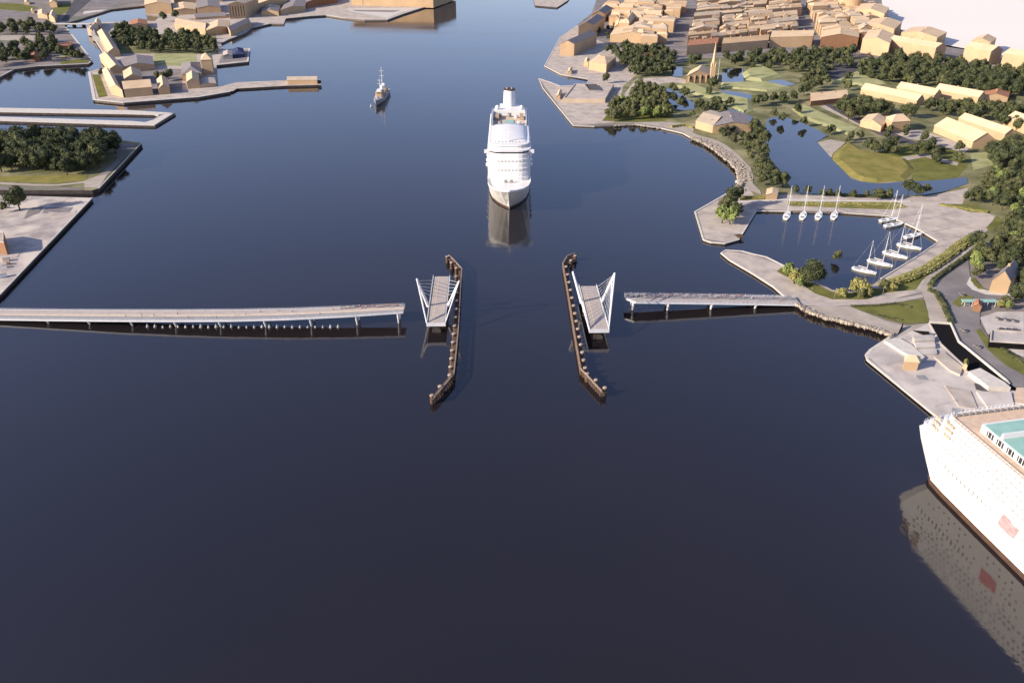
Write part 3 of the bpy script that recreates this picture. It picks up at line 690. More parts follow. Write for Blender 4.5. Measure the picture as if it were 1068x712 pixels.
q = G(885, 14, LZ); dm = thing('domed_hall', 'round cream drum with low dome near the upper right rim of the city', 'domed hall', q)
MB().tube((0, 0, 0), (0, 0, 34), 24, 24, 28).build('drum', 'clay', dm, smooth=False)
rings = [[Vector((math.cos(2 * math.pi * i / 28) * 24 * math.cos(k * .3), math.sin(2 * math.pi * i / 28) * 24 * math.cos(k * .3), 34 + 12 * math.sin(k * .3))) for i in range(28)] for k in range(6)]
MB().loft(rings).build('dome', 'clay2', dm, smooth=True)

# ================================================================== BRIDGES
def lerp_at(xs, ys, x):
    for i in range(len(xs) - 1):
        if x <= xs[i + 1] or i == len(xs) - 2:
            f = (x - xs[i]) / (xs[i + 1] - xs[i]); return ys[i] + (ys[i + 1] - ys[i]) * f
def ribbon3(near, far, f0, f1, dz0, dz1):
    """solid band of a bridge between fractions f0..f1 from near edge to far edge"""
    rings = []
    for n_, f_ in zip(near, far):
        a = n_.lerp(f_, f0); b = n_.lerp(f_, f1)
        rings.append([a + Vector((0, 0, dz0)), b + Vector((0, 0, dz0)), b + Vector((0, 0, dz1)), a + Vector((0, 0, dz1))])
    return MB().loft(rings)
def fixed_bridge(name, label, near, far, piers, strips, pierw=1.0):
    t = thing(name, label, 'bridge', (0, 0, 0))
    ribbon3(near, far, 0, 1, -.8, 0).build('deck', 'deckpink', t)
    for f0, f1, m, nme in strips: ribbon3(near, far, f0, f1, .004, .05).build(nme, m, t)
    ribbon3(near, far, -.03, -.002, -.85, .22).build('edge_beam', 'steel', t)
    ribbon3(near, far, 1.002, 1.03, -.85, .22).build('edge_beam', 'steel', t)
    for f in (0.012, .988):
        r_ = MB(); L = []
        for i in range(len(near)): L.append(near[i].lerp(far[i], f))
        acc = 0
        for i in range(len(L) - 1):
            for dz in (.6, 1.15): r_.tube(L[i] + Vector((0, 0, dz)), L[i + 1] + Vector((0, 0, dz)), .05, n=4, cap=False)
            n_ = max(1, int((L[i + 1] - L[i]).length / 2.5))
            for k in range(n_):
                q = L[i].lerp(L[i + 1], k / n_); r_.tube(q, q + Vector((0, 0, 1.15)), .06, n=4, cap=False)
        r_.build('railing', 'steel', t)
    for x in piers:
        # nearest station
        i = min(range(len(near) - 1), key=lambda k: abs((near[k].x + near[k + 1].x) / 2 - x))
        f = (x - near[i].x) / (near[i + 1].x - near[i].x); a = near[i].lerp(near[i + 1], f); b = far[i].lerp(far[i + 1], f)
        m_ = MB()
        for g_ in (.06, .94):
            q = a.lerp(b, g_); m2 = a.lerp(b, .5 + (g_ - .5) * .55)
            m_.tube((m2.x, m2.y, -2), (q.x, q.y, q.z - .9), .35 * pierw, .75 * pierw, 8)
        q = a.lerp(b, .06); r2 = a.lerp(b, .94)
        m_.tube((q.x, q.y, q.z - 1.2), (r2.x, r2.y, r2.z - 1.2), .4, n=6)
        m_.build('pier', 'white', t)
    return t
# left bridge: near edge pixels, deck heights, widths
LX = [-60, 0, 60, 120, 180, 240, 300, 360, 422]
LN = [331.6, 332.6, 333.4, 334.0, 334.2, 333.9, 332.3, 329.4, 325.2]
LH = [1.9, 2.5, 3.4, 4.4, 5.2, 5.9, 6.7, 7.5, 8.3]
LW = [12, 12, 12.2, 12.5, 12.7, 12.8, 12.3, 11.5, 9.5]
near = []; far = []
for i in range(33):
    x = -60 + 480.5 * i / 32
    z = lerp_at(LX, LH, x); y = lerp_at(LX, LN, x); wd = lerp_at(LX, LW, x)
    a = G(x, y, z); near.append(a); far.append(a + Vector((0, wd, 0)))
lb = fixed_bridge('footbridge', 'long white edged footbridge with slender piers crossing the water from the left edge', near, far,
    [G(x, 334, 4).x for x in (45, 90, 136, 182.5, 229.5, 276.5, 324, 371.5, 414.5)], [(.38, .62, 'decklight', 'cycle_lane'), (.08, .36, 'grey', 'walkway'), (.64, .92, 'deckpink', 'walkway')])
lfar, lnear = far, near
# right bridge
near = []; far = []
RX = [658, 700, 745, 790, 833]; RN = [315.0, 315.5, 316.1, 316.8, 317.6]; RH = [7.0, 6.2, 5.1, 3.9, 2.75]
for i in range(20):
    x = 653.5 + 181 * i / 19
    z = lerp_at(RX, RH, max(x, 658)); y = lerp_at(RX, RN, max(x, 658)); wd = 11
    a = G(x, y, z)
    b = a + Vector((0, wd, 0))
    if i == 0: a = a + Vector((0, 5, 0))
    near.append(a); far.append(b)
rb = fixed_bridge('footbridge', 'shorter pinkish footbridge with people joining the right bank', near, far,
    [G(x, 318, 4).x for x in (660.5, 697, 743, 790)], [(.1, .5, 'deckpink', 'walkway'), (.55, .9, 'grey', 'cycle_lane')], 1.3)
rfar, rnear = far, near
# swing leaves (opened along the channel)
def leaf(label, c0, c1, w0, z, left, ptops, pbase_f, pz=26.5):
    """c0 near end centre, c1 far end centre"""
    ax = (c1 - c0); L = ax.length; ax = ax.normalized(); sd = Vector((ax.y, -ax.x, 0))
    t = thing('swing_bridge', label, 'swing bridge', (0, 0, 0))
    def blk(s0, s1, f0, f1, z0, z1, nm, m, tw=1.0):
        q = [c0 + ax * s0 + sd * f0, c0 + ax * s0 + sd * f1, c0 + ax * s1 + sd * f1 * tw, c0 + ax * s1 + sd * f0 * tw]
        return MB().prism([(p.x, p.y) for p in q], z0, z1, bot=True).build(nm, m, t)
    W = w0 / 2
    blk(0, L, -W, W, z - 1.2, z, 'deck', 'grey')
    s = -1 if left else -1
    blk(.05, L - .05, -W + .5, -W * .25, z + .004, z + .06, 'walkway', 'decklight')
    blk(.05, L - .05, -W * .23, W - .5, z + .004, z + .06, 'cycle_lane', 'deckpink')
    blk(0, L, -W - .45, -W - .002, z - 1.5, z + .5, 'edge_beam', 'steel'); blk(0, L, W + .002, W + .45, z - 1.5, z + .5, 'edge_beam', 'steel')
    blk(-.5, -.01, -W - .45, W + .45, z - 1.6, z + .5, 'end_beam', 'steel')
    for f in (-W - .2, W + .2):
        m_ = MB()
        for k in range(int(L / 2.5) + 1):
            q = c0 + ax * min(L, k * 2.5) + sd * f; m_.tube((q.x, q.y, z), (q.x, q.y, z + 1.5), .06, n=4)
        q0 = c0 + sd * f; q1 = c0 + ax * L + sd * f
        for dz in (1, 1.5): m_.tube((q0.x, q0.y, z + dz), (q1.x, q1.y, z + dz), .05, n=4)
        m_.build('railing', 'steel', t)
    # round pivot pier under the middle
    q = c0 + ax * pbase_f * L
    m_ = MB().tube((q.x, q.y, -4), (q.x, q.y, 2.0), 5.5, 5.5, 20); m_.tube((q.x, q.y, 2), (q.x, q.y, z - 1.2), 3.2, 4.2, 16); m_.build('pivot_pier', 'piletop', t)
    q = c0 + ax * 3; m_ = MB().box((q.x, q.y, .2), (w0 * .5, 2.2, 3.6)); m_.build('rest_pier', 'wall', t)
    for side, top in zip((-1, 1), ptops):
        bs = c0 + ax * pbase_f * L + sd * side * (W + .9); bs.z = z - .6
        top = Vector(top)
        m_ = MB().tube(bs, top, 1.05, .6, 10); m_.build('pylon', 'white', t)
        m_ = MB(); q = c0 + ax * 1.0 + sd * side * (W + .3); m_.tube(top, (q.x, q.y, z), .4, n=6); m_.tube(bs.lerp(top, .8), (q.x, q.y, z), .3, n=6); m_.build('back_stay', 'steel', t)
        if left:      # harp of near level stays to the outer half
            for k in range(5):
                q = c0 + ax * L * (.56 + .085 * k) + sd * side * (W + .2)
                MB().tube(bs.lerp(top, .54 + .1 * k), (q.x, q.y, z + .3), .12, n=4, cap=False).build('cable', 'steel', t)
        else:
            for k in range(5):
                q = c0 + ax * L * (.66 + .075 * k) + sd * side * (W + .2)
                MB().tube(bs.lerp(top, .66 + .07 * k), (q.x, q.y, z + .3), .12, n=4, cap=False).build('cable', 'steel', t)
            for k in range(5):
                q = c0 + ax * L * (.10 + .085 * k) + sd * side * (W + .2)
                MB().tube(bs.lerp(top, .97 - .05 * k), (q.x, q.y, z + .3), .12, n=4, cap=False).build('cable', 'steel', t)
    return t
def topz(px, py, z): return G(px, py, z)
a, b = G(454.7, 337.3, 7), G(460.6, 288.3, 7)
leaf('left swing bridge half, turned open, with two white leaning pylons', a, b, 10.2, 7, True, [topz(434.7, 291, 26.5), topz(479, 293, 26.5)], .36)
a, b = G(625, 344, 7), G(613, 298.3, 7)
leaf('right swing bridge half, turned open and askew, with two white leaning pylons', a, b, 10.6, 7, False, [topz(597.3, 283.3, 27), topz(641.3, 284.7, 27)], .62)

# timber fenders along the channel
def fender(label, railpx, pilepx, side):
    t = thing('fender_wall', label, 'fender wall', (0, 0, 0))
    z = 4.2
    q = [G(x, y, z) for x, y in railpx]
    strip(q, .65, z, .35).build('top_rail', 'rail', t)
    strip([p + Vector((side * 1.3, 0, 0)) for p in q], 1.7, z - 1.2, .3).build('walkway', 'timber', t)
    m_ = MB()
    for i in range(len(q) - 1):
        n_ = max(1, int((q[i + 1] - q[i]).length / 2.2))
        for k in range(n_):
            p = q[i].lerp(q[i + 1], k / n_); m_.tube((p.x, p.y, -4), (p.x, p.y, z - .1), .28, n=6)
        for dz in (1.2, 2.6):
            a_, b_ = q[i], q[i + 1]; m_.tube((a_.x, a_.y, dz), (b_.x, b_.y, dz), .25, n=4)
    m_.build('posts', 'timber', t)['kind'] = 'stuff'
    for (x, y) in pilepx:
        p = G(x, y, 5.0); pl_ = MB().tube((p.x, p.y, -4), (p.x, p.y, 4.6), 1.1, 1.0, 12).build('pile', 'timber', t)
        MB().tube((p.x, p.y, 4.6), (p.x, p.y, 5.1), 1.15, .9, 12).build('pile_cap', 'piletop', pl_)
        # short spacer to the rail
        n_ = min(((p - r_).length, i) for i, r_ in enumerate([q[i].lerp(q[i + 1], f / 8) for i in range(len(q) - 1) for f in range(9)]))
        r_ = [q[i].lerp(q[i + 1], f / 8) for i in range(len(q) - 1) for f in range(9)][n_[1]]
        MB().tube((p.x, p.y, 3.2), (r_.x, r_.y, 3.2), .4, n=6).build('strut', 'timber', t)
    return t
lp = [(466.3, 267), (470.8, 273.3)] + [(475.8 - (0 if i < 6 else (i - 5) * .85), 279 + i * 8.55) for i in range(14)] + [(458.7, 402), (450.3, 411.5)]
fender('dark timber fender line with round piles along the left side of the channel', [(468, 266), (473, 270.5), (481.5, 280), (480, 306), (477.8, 345), (475.2, 372), (473.2, 390), (453, 414)], lp, -1)
rp = [(600, 266), (595.5, 271)] + [(590.5 + i * 1.52, 277.5 + i * 8.1) for i in range(14)] + [(612.5, 389), (621.5, 395.5), (630.8, 403.5)]
fender('dark timber fender line with round piles along the right side of the channel', [(600, 264), (591.5, 267), (587, 274.5), (593, 309), (598.7, 344.7), (605.5, 384), (615, 394), (628, 408)], rp, 1)

# people: one continuous skinned body, clothes as children
def person_proto(i):
    me = bpy.data.meshes.new('person'); J = [(0, 0, .92), (0, 0, 1.18), (0, 0, 1.42), (0, 0, 1.52), (0, .01, 1.66), (.09, 0, .88), (.11, .06, .48), (.11, .0, .05), (.11, .12, .03), (-.09, 0, .88), (-.11, -.10, .48), (-.11, -.2, .07), (-.11, -.08, .03), (.19, 0, 1.40), (.25, -.04, 1.12), (.25, .06, .88), (-.19, 0, 1.40), (-.25, .04, 1.12), (-.25, .1, .88)]
    E = [(0, 1), (1, 2), (2, 3), (3, 4), (0, 5), (5, 6), (6, 7), (7, 8), (0, 9), (9, 10), (10, 11), (11, 12), (2, 13), (13, 14), (14, 15), (2, 16), (16, 17), (17, 18)]
    rr = [.14, .13, .15, .06, .115, .10, .075, .05, .045, .10, .075, .05, .045, .065, .05, .035, .065, .05, .035]
    me.from_pydata(J, E, []); o = bpy.data.objects.new('person', me); col.objects.link(o)
    me.materials.append(M['skin'])
    if not me.skin_vertices: 
        bpy.context.view_layer.objects.active = o
    md = o.modifiers.new('skin', 'SKIN')
    sv = me.skin_vertices[0].data if me.skin_vertices else None
    if sv is None: raise RuntimeError('no skin layer')
    for k, v in enumerate(sv): v.radius = (rr[k], rr[k] * .85)
    sv[0].use_root = True
    md2 = o.modifiers.new('sub', 'SUBSURF'); md2.levels = 1; md2.render_levels = 1
    dg = bpy.context.evaluated_depsgraph_get(); m2 = bpy.data.meshes.new_from_object(o.evaluated_get(dg)); bpy.data.objects.remove(o)
    o = bpy.data.objects.new('person', m2); col.objects.link(o)
    MB().loft([[Vector((math.cos(a_) * r_, math.sin(a_) * r_ * .72, z_)) for a_ in [k * math.pi / 5 for k in range(10)]] for z_, r_ in ((.78, .24), (1.1, .20), (1.38, .24), (1.47, .12))]).build('jacket', 'cloth%d' % i, o)
    MB().sphere((0, -.01, 1.72), .125, 8, 5).build('hair', 'bark', o)
    for sx, y0 in ((.11, .0), (-.11, -.12)):
        MB().tube((sx, y0, .08), (sx * .85, y0 * .3, .82), .085, .125, 8).build('trouser_leg', 'navy' if i % 2 else 'grey', o)
    return o
try:
    pp = [person_proto(i) for i in range(4)]
except Exception as ex:
    print('skin fallback', ex); pp = []
def crowd(n, fr, nr, x0, x1, f0, f1, label, group):
    for i in range(n):
        x = x0 + (x1 - x0) * (i + rnd.uniform(.2, .8)) / n
        k = min(range(len(nr) - 1), key=lambda q: abs((nr[q].x + nr[q + 1].x) / 2 - x)); f = (x - nr[k].x) / (nr[k + 1].x - nr[k].x)
        a_ = nr[k].lerp(nr[k + 1], f).lerp(fr[k].lerp(fr[k + 1], f), rnd.uniform(f0, f1))
        o = copy_tree(rnd.choice(pp), None, a_ + Vector((0, 0, .05)), rnd.uniform(0, 6.28), None, label, group); o['category'] = 'person'
if pp:
    xa, xb = G(352, 330, 7).x, G(418, 326, 8).x
    crowd(60, lfar, lnear, xa, xb, .72, .96, 'person standing along the far railing at the open end of the left footbridge', 'people at the open end of the left footbridge')
    crowd(16, lfar, lnear, G(120, 334, 5).x, xa, .1, .9, 'person walking on the long middle stretch of the left footbridge', 'people walking on the left footbridge')
    xa, xb = G(657, 315, 7).x, G(780, 317, 4).x
    crowd(90, rfar, rnear, xa, xb, .45, .96, 'person in the crowd on the right footbridge', 'people on the right footbridge')
    crowd(14, rfar, rnear, xb, G(832, 317, 3).x, .3, .96, 'person on the landward end of the right footbridge', 'people at the landward end of the right footbridge')
    for p_ in pp: 
        for c_ in list(p_.children): bpy.data.objects.remove(c_)
        bpy.data.objects.remove(p_)

# small white floats in a line under the left bridge
by = None
for i in range(26):
    x = 154 + i * 7.95
    q = G(x, 341.5 - abs(i - 13) * .03 + rnd.uniform(-.4, .4), 0)
    if by is None:
        by = thing('buoy', 'small white pointed float in the row on the water in front of the left footbridge', 'buoy', q, 0, 'white floats in a row under the left footbridge')
        MB().tube((0, 0, -.4), (0, 0, .45), 1.0, .9, 12).build('collar', 'grey', by)
        MB().tube((0, 0, .45), (0, 0, 2.2), .75, .08, 10).build('cone', 'lightglass', by)
    else:
        s_ = rnd.uniform(.7, 1.15); copy_tree(by, None, q, rnd.uniform(0, 3), (s_, s_, s_ * rnd.uniform(.7, 1.1)))

# ================================================================== SHIPS
def hull_mesh(st, ztop, rows=None):
    """st: (s_deck, s_water, half_deck, half_water, z_deck); ring of 8 points, s runs aft along +Y"""
    rings = []
    for sd, sw, hd, hw, zd in st:
        f = .55; sm = sw + (sd - sw) * f; hm = hw + (hd - hw) * f
        rings.append([Vector((-hd, sd, zd)), Vector((-hm, sm, zd * .55)), Vector((-hw, sw, 1.3)), Vector((-hw * .85, sw + .2, -3)),
                      Vector((hw * .85, sw + .2, -3)), Vector((hw, sw, 1.3)), Vector((hm, sm, zd * .55)), Vector((hd, sd, zd))])
    return rings
def boot_mesh(st, z=1.6, off=.07):
    rings = []
    for sd, sw, hd, hw, zd in st:
        f = max(0, (z - 1.3) / (zd - 1.3)); k = lambda a, b: b + (a - b) * f
        rings.append([Vector((-hw - off, sw - off, -2.5)), Vector((-k(hd, hw) - off * 2, k(sd, sw) - off, z)), Vector((k(hd, hw) + off * 2, k(sd, sw) - off, z)), Vector((hw + off, sw - off, -2.5))])
    return MB().loft(rings, closed=False, cap=False)
def deckhouse(outline, z0, z1, slope=0):
    return MB().prism(outline, z0, z1)
def rounded(x, y0, y1, r=4, rb=None, n=5):
    """plan outline, rounded front corners (at y0)"""
    pts = []; rb = r if rb is None else rb
    for cx, cy, a0, rr in ((x, y0, -90, r), (x, y1, 0, rb), (-x, y1, 90, rb), (-x, y0, 180, r)):
        ox = cx - math.copysign(rr, cx); oy = cy + (rr if cy == y0 else -rr)
        for k in range(n + 1):
            a_ = R(a0 + 90 * k / n); pts.append((ox + math.cos(a_) * rr, oy + math.sin(a_) * rr))
    return pts
# ---- the cruise ship in the middle, bow towards the camera
b0 = G(531, 217.5, 0)
s1 = thing('cruise_ship', 'white cruise ship in mid harbour with its bow towards the swing bridge', 'cruise ship', b0)
ST = [(-23, 0, .6, .25, 21.5), (-20.5, 2, 6.2, 2.0, 21.2), (-15, 6, 11.5, 5.2, 20.8), (-7, 13, 15.2, 9.5, 20.4), (3, 24, 17.0, 14, 20), (16, 38, 17.5, 16.4, 19.7), (40, 55, 17.6, 17.2, 19.5), (100, 100, 17.6, 17.4, 19.5), (150, 150, 17.6, 17, 19.5), (164, 161, 17, 15, 19.5)]
MB().loft(hull_mesh(ST, 20)).build('hull', 'whitehull', s1)
boot_mesh(ST).build('boot_topping', 'boot', s1)
r_ = MB(); Lp = [Vector((-a[2], a[0], a[4])) for a in ST[:6]]; Rp = [Vector((a[2], a[0], a[4])) for a in ST[:6]]
for L in (Lp, Rp):
    for i in range(5): r_.add([L[i], L[i + 1], L[i + 1] + Vector((0, 0, 1.3)), L[i] + Vector((0, 0, 1.3)), L[i] * .985 + Vector((0, 0, .2)), L[i + 1] * .985 + Vector((0, 0, .2)), L[i + 1] * .985 + Vector((0, 0, 1.3)), L[i] * .985 + Vector((0, 0, 1.3))], [(0, 1, 2, 3), (7, 6, 5, 4), (3, 2, 6, 7)])
r_.build('bulwark', 'white', s1)
zz = 19.5
fronts = [(10, 17.2), (11.8, 17.3), (13.6, 17.4), (15.4, 17.5), (17.2, 17.55), (19, 17.6)]
for k, (s, hx) in enumerate(fronts):
    MB().prism(rounded(hx, s, 160 - k * 2.5, 10), zz, zz + 3.1).build('superstructure', 'white', s1)
    if k in (2, 4):
        for i in range(9):
            a_ = (i - 4) / 4.3; MB().box((a_ * 12.5, s - .05 + max(0, abs(a_ * 12.5) - 7.5) ** 2 * .045, zz + 1.7), (1.3, .4, .9), math.copysign(max(0, abs(a_) - .55), a_)).build('window', 'lightglass', s1)
    zz += 3.1
zb = zz     # 38.1
MB().prism(rounded(17.7, 20, 150, 10), zb, zb + 3.2).build('superstructure', 'white', s1)
def band(q, lim, z0, z1, nm, m):
    front = sorted([p for p in q if p[1] < lim], key=lambda p: p[0]); m_ = MB()
    for a_, b_ in zip(front, front[1:]): m_.add([(a_[0], a_[1], z0), (b_[0], b_[1], z0), (b_[0], b_[1], z1), (a_[0], a_[1], z1)], [(0, 1, 2, 3)])
    m_.build(nm, m, s1)
band(rounded(17.82, 19.88, 60, 10), 31, zb + 1.2, zb + 2.3, 'bridge_windows', 'glass')
MB().prism([(-20.2, 24), (20.2, 24), (20.2, 27), (-20.2, 27)], zb + .2, zb + 2.6).build('bridge_wings', 'white', s1)
MB().prism(rounded(16.6, 27, 148, 10), zb + 3.2, zb + 6).build('superstructure', 'white', s1)
band(rounded(16.72, 26.88, 80, 10), 38, zb + 4.2, zb + 4.9, 'window_band', 'lightglass')
zt = zb + 6
rings = []
for k in range(9):
    s = 34 + 52 * k / 8; hh = 3.0 * math.sin(math.pi * min(1, (k + .6) / 5) / 2)
    rings.append([Vector((math.cos(math.pi * i / 10) * 14.5, s, zt - .1 + math.sin(math.pi * i / 10) * hh)) for i in range(11)])
MB().loft(rings).build('sun_deck_roof', 'white', s1, smooth=True)
for k in range(9): MB().box(((k - 4) * 2.8, 33.9, zt + .9), (1.2, .3, .8)).build('window', 'lightglass', s1)
MB().prism([(-13.5, 88), (13.5, 88), (13.5, 123), (-13.5, 123)], zt, zt + .12).build('pool_deck', 'wood', s1)
MB().prism([(-4, 94), (4, 94), (4, 106), (-4, 106)], zt + .12, zt + .5).build('pool', 'teal', s1)
for sx in (-1, 1):
    MB().box((sx * 15, 110, zt + 2), (1.0, 46, 4)).build('side_gallery', 'lightglass', s1)
    MB().box((sx * 16.1, 116, zt + 1.2), (.25, 52, 2.4)).build('glass_screen', 'teal', s1)
    MB().box((sx * 11, 113, zt + 1.6), (3.4, 14, 3)).build('deck_bar', 'tan', s1)
for (x, y) in ((-8, 90), (8.5, 91), (-9, 118), (0, 119), (6, 114)): MB().tube((x, y, zt + .1), (x, y, zt + 3.2), 1.8, 1.8, 12).build('kiosk', 'white' if x > 0 else 'grey', s1)
MB().prism([(-14, 124), (14, 124), (14, 134), (-14, 134)], zt, zt + 4.6).build('aft_house', 'white', s1)
MB().prism([(-9, 134.1), (9, 134.1), (9, 149), (-9, 149)], zt, zt + 5).build('funnel_base', 'white', s1)
rings = [[Vector((math.cos(2 * math.pi * i / 20) * (5.8 - k * .2), 142 + k * 1.2 + math.sin(2 * math.pi * i / 20) * (7 - k * .4), zt + 4.9 + k * 4.6)) for i in range(20)] for k in range(4)]
fu = MB().loft(rings).build('funnel', 'white', s1)
rings = [[v + (v - Vector((0, 145.6, v.z))) * .02 + Vector((0, 0, dz)) for v in rings[3]] for dz in (-3.2, .6)]
MB().loft(rings, cap=True).build('funnel_band', 'boot', fu)
for sx in (-2.2, 2.2): MB().tube((sx, 145, zt + 18), (sx, 145.5, zt + 20.5), 1.0, .9, 10).build('exhaust_pipe', 'grey', fu)
for sx in (-1, 1): MB().sphere((sx * 11, 128, zt + 6.4), 2.0, 10, 7).build('radome', 'white', s1, smooth=True)
MB().tube((0, 36, zt), (0, 38, zt + 10), .7, .25, 8).build('mast', 'white', s1)
MB().box((0, 37.5, zt + 8), (6, .5, .5)).build('radar', 'white', s1)
MB().prism([(-16.8, 146), (16.8, 146), (16.8, 162), (-16.8, 162)], 19.5, 36).build('aft_decks', 'white', s1)
MB().prism([(-15, 150), (15, 150), (15, 160), (-15, 160)], 36.02, 36.2).build('aft_sun_deck', 'teal', s1)
for (x, y) in ((-2.6, 5), (2.0, 5)): MB().tube((x - 1.2, y, 21.2), (x + 1.2, y, 21.2), 1.1, 1.1, 12).build('winch', 'grey', s1)
MB().tube((0, -17, 20.5), (0, -17, 26), .25, .12, 6).build('jack_mast', 'white', s1)
for sx in (-1, 1):
    for k in range(7): MB().sphere((sx * 18.3, 44 + k * 13.5, 23), 1, 10, 7, 0, (1.4, 4.6, 1.5)).build('lifeboat', 'white', s1)
    for lvl in range(2):
        for k in range(12): MB().box((sx * 17.66, 48 + k * 8, 8.5 + lvl * 4.4), (.14, 1.4, 1.1)).build('window', 'glass', s1)

# ---- the small grey-white warship
b0 = G(392.5, 111, 0); st_ = G(403.5, 96.5, 0); dv = st_ - b0
s2 = thing('patrol_ship', 'small pale naval ship with two tall masts left of the white cruise ship', 'naval ship', b0, math.atan2(dv.y, dv.x) - math.pi / 2)
S2 = [(-4, 0, .2, .1, 8), (2, 5, 3, 1.4, 7.3), (12, 14, 5.2, 3.8, 6.3), (26, 26, 6.2, 5.6, 5.4), (45, 45, 6.3, 5.9, 5), (66, 65, 5.4, 4.9, 5), (72, 71, 5, 4.2, 5)]
MB().loft(hull_mesh(S2, 6)).build('hull', 'navygrey', s2); boot_mesh(S2, 1.1).build('boot_topping', 'boot', s2)
MB().prism(rounded(4.6, 20, 46, 2), 5.4, 8.6).build('deckhouse', 'tan', s2)
br = MB().prism(rounded(4.4, 22, 34, 2), 8.6, 11.6).build('bridge_house', 'tan', s2)
MB().box((0, 21.9, 10.4), (6.6, .3, .9)).build('window_strip', 'glass', br)
MB().prism(rounded(3, 24, 32, 1.5), 11.6, 13.6).build('bridge_top', 'white', s2)
MB().tube((0, 42, 8.5), (0, 43, 15), 2.4, 2.0, 12).build('funnel', 'white', s2)
MB().prism(rounded(4, 50, 62, 1), 5, 8.5).build('hangar', 'tan', s2)
MB().sphere((0, 56, 12), 3.0, 12, 8).build('radome', 'white', s2, smooth=True); MB().tube((0, 56, 8), (0, 56, 10.5), 1, 1, 8).build('radome_post', 'white', s2)
for (y, hgt, nm) in ((31, 26, 'mast'), (47, 36, 'mast')):
    o = MB().tube((0, y, 8), (0, y, hgt), .5, .18, 6).build(nm, 'white', s2)
    m_ = MB(); 
    for f in (.62, .78): m_.tube((-4.2 + f * 2, y, hgt * f + 3), (4.2 - f * 2, y, hgt * f + 3), .18, n=4)
    m_.build('yard', 'white', o)
MB().tube((0, 12, 6.6), (0, 12, 8.6), 1.7, 1.4, 12).build('gun_mount', 'navygrey', s2); MB().tube((0, 11, 8), (0, 6, 9), .25, n=6).build('gun_barrel', 'grey', s2)
q = G(387, 112, 0); o = thing('buoy', 'tiny white buoy on the water just left of the naval ship bow', 'buoy', q)
MB().tube((0, 0, -.4), (0, 0, .8), 1.4, 1.3, 10).build('float', 'grey', o); MB().tube((0, 0, .8), (0, 0, 3.8), .6, .15, 8).build('mast', 'white', o)

# ---- the big cruise ship at the right edge, stern away from the camera
A0 = Vector((181.2, 288, 0)); hd = Vector((.198, -.980, 0)); sx_ = Vector((.980, .198, 0))
# local frame: +Y = forward (towards the camera), X = inboard direction from port... origin on the centre line at the stern
BM = 19.5
org = A0 + sx_ * BM
rz = math.atan2(hd.y, hd.x) - math.pi / 2
s3 = thing('cruise_ship', 'huge white cruise ship with teal sports deck, cut by the right edge', 'cruise ship', org, rz)
# visible side is the one with local x = +BM or -BM
vis = 1 if (Matrix.Rotation(rz, 3, 'Z') @ Vector((1, 0, 0))).dot(sx_) < 0 else -1
Ls = 215
def ring3(s_wl, s_dk, hw, hd_, zd):
    zs = [(-3, .8, 0), (1.2, 1, 0), (zd * .35, None, .35), (zd * .75, None, .8), (zd, None, 1)]
    L = []
    for z, k, f in zs:
        h = hw * k if k else hw + (hd_ - hw) * f
        L.append((h, s_wl + (s_dk - s_wl) * f, z))
    return [Vector((-h, s, z)) for h, s, z in reversed(L)] + [Vector((h, s, z)) for h, s, z in L]
ZD = 20
RG = [(0, -14, 13, 13, ZD), (1.0, -12.8, 17, 17.8, ZD), (4, -8, 18.6, 19.5, ZD), (12, 4, 19.2, 19.6, ZD), (36, 30, 19.5, 19.6, ZD), (120, 120, 19.5, 19.6, ZD), (180, 182, 15, 18, ZD), (Ls - 12, Ls, 1, 2, ZD)]
MB().loft([ring3(*a) for a in RG]).build('hull', 'whitehull', s3)
rb_ = []
for a in RG:
    hw, s = a[2] + .08, a[0] - .05
    f = .03; hz = hw + (a[3] - a[2]) * .13; sz = s + (a[1] - a[0]) * .13
    rb_.append([Vector((-hw, s, -2)), Vector((-hz - .05, sz, 2.3)), Vector((hz + .05, sz, 2.3)), Vector((hw, s, -2))])
MB().loft(rb_, closed=False, cap=False).build('boot_topping', 'boot', s3)
# upper decks: each slightly shorter and narrower
zz = ZD; sterns = [-12.8, -10.0, -6.5, -3.0, 0.0]
for k in range(5):
    w_ = 19.45 - k * .18; z1 = zz + 3.0
    MB().prism(rounded(w_, sterns[k], 196 - k * 3, 6.5 - k * .3, 8, 7), zz, z1).build('superstructure', 'white', s3)
    # open terrace rail
    q = rounded(w_ - .1, sterns[k] + .1, 60, 6, 1, 7); m_ = MB()
    for a_, b_ in zip(q, q[1:]):
        if a_[1] < sterns[k] + 14 and b_[1] < sterns[k] + 14:
            m_.tube((a_[0], a_[1], z1 + 1), (b_[0], b_[1], z1 + 1), .07, n=4, cap=False)
            n_ = max(1, int(math.hypot(a_[0] - b_[0], a_[1] - b_[1]) / 1.5))
            for i in range(n_): 
                x, y = a_[0] + (b_[0] - a_[0]) * i / n_, a_[1] + (b_[1] - a_[1]) * i / n_; m_.tube((x, y, z1), (x, y, z1 + 1), .05, n=4, cap=False)
    m_.build('railing', 'steel', s3)
    zz = z1
ztop = zz   # 35
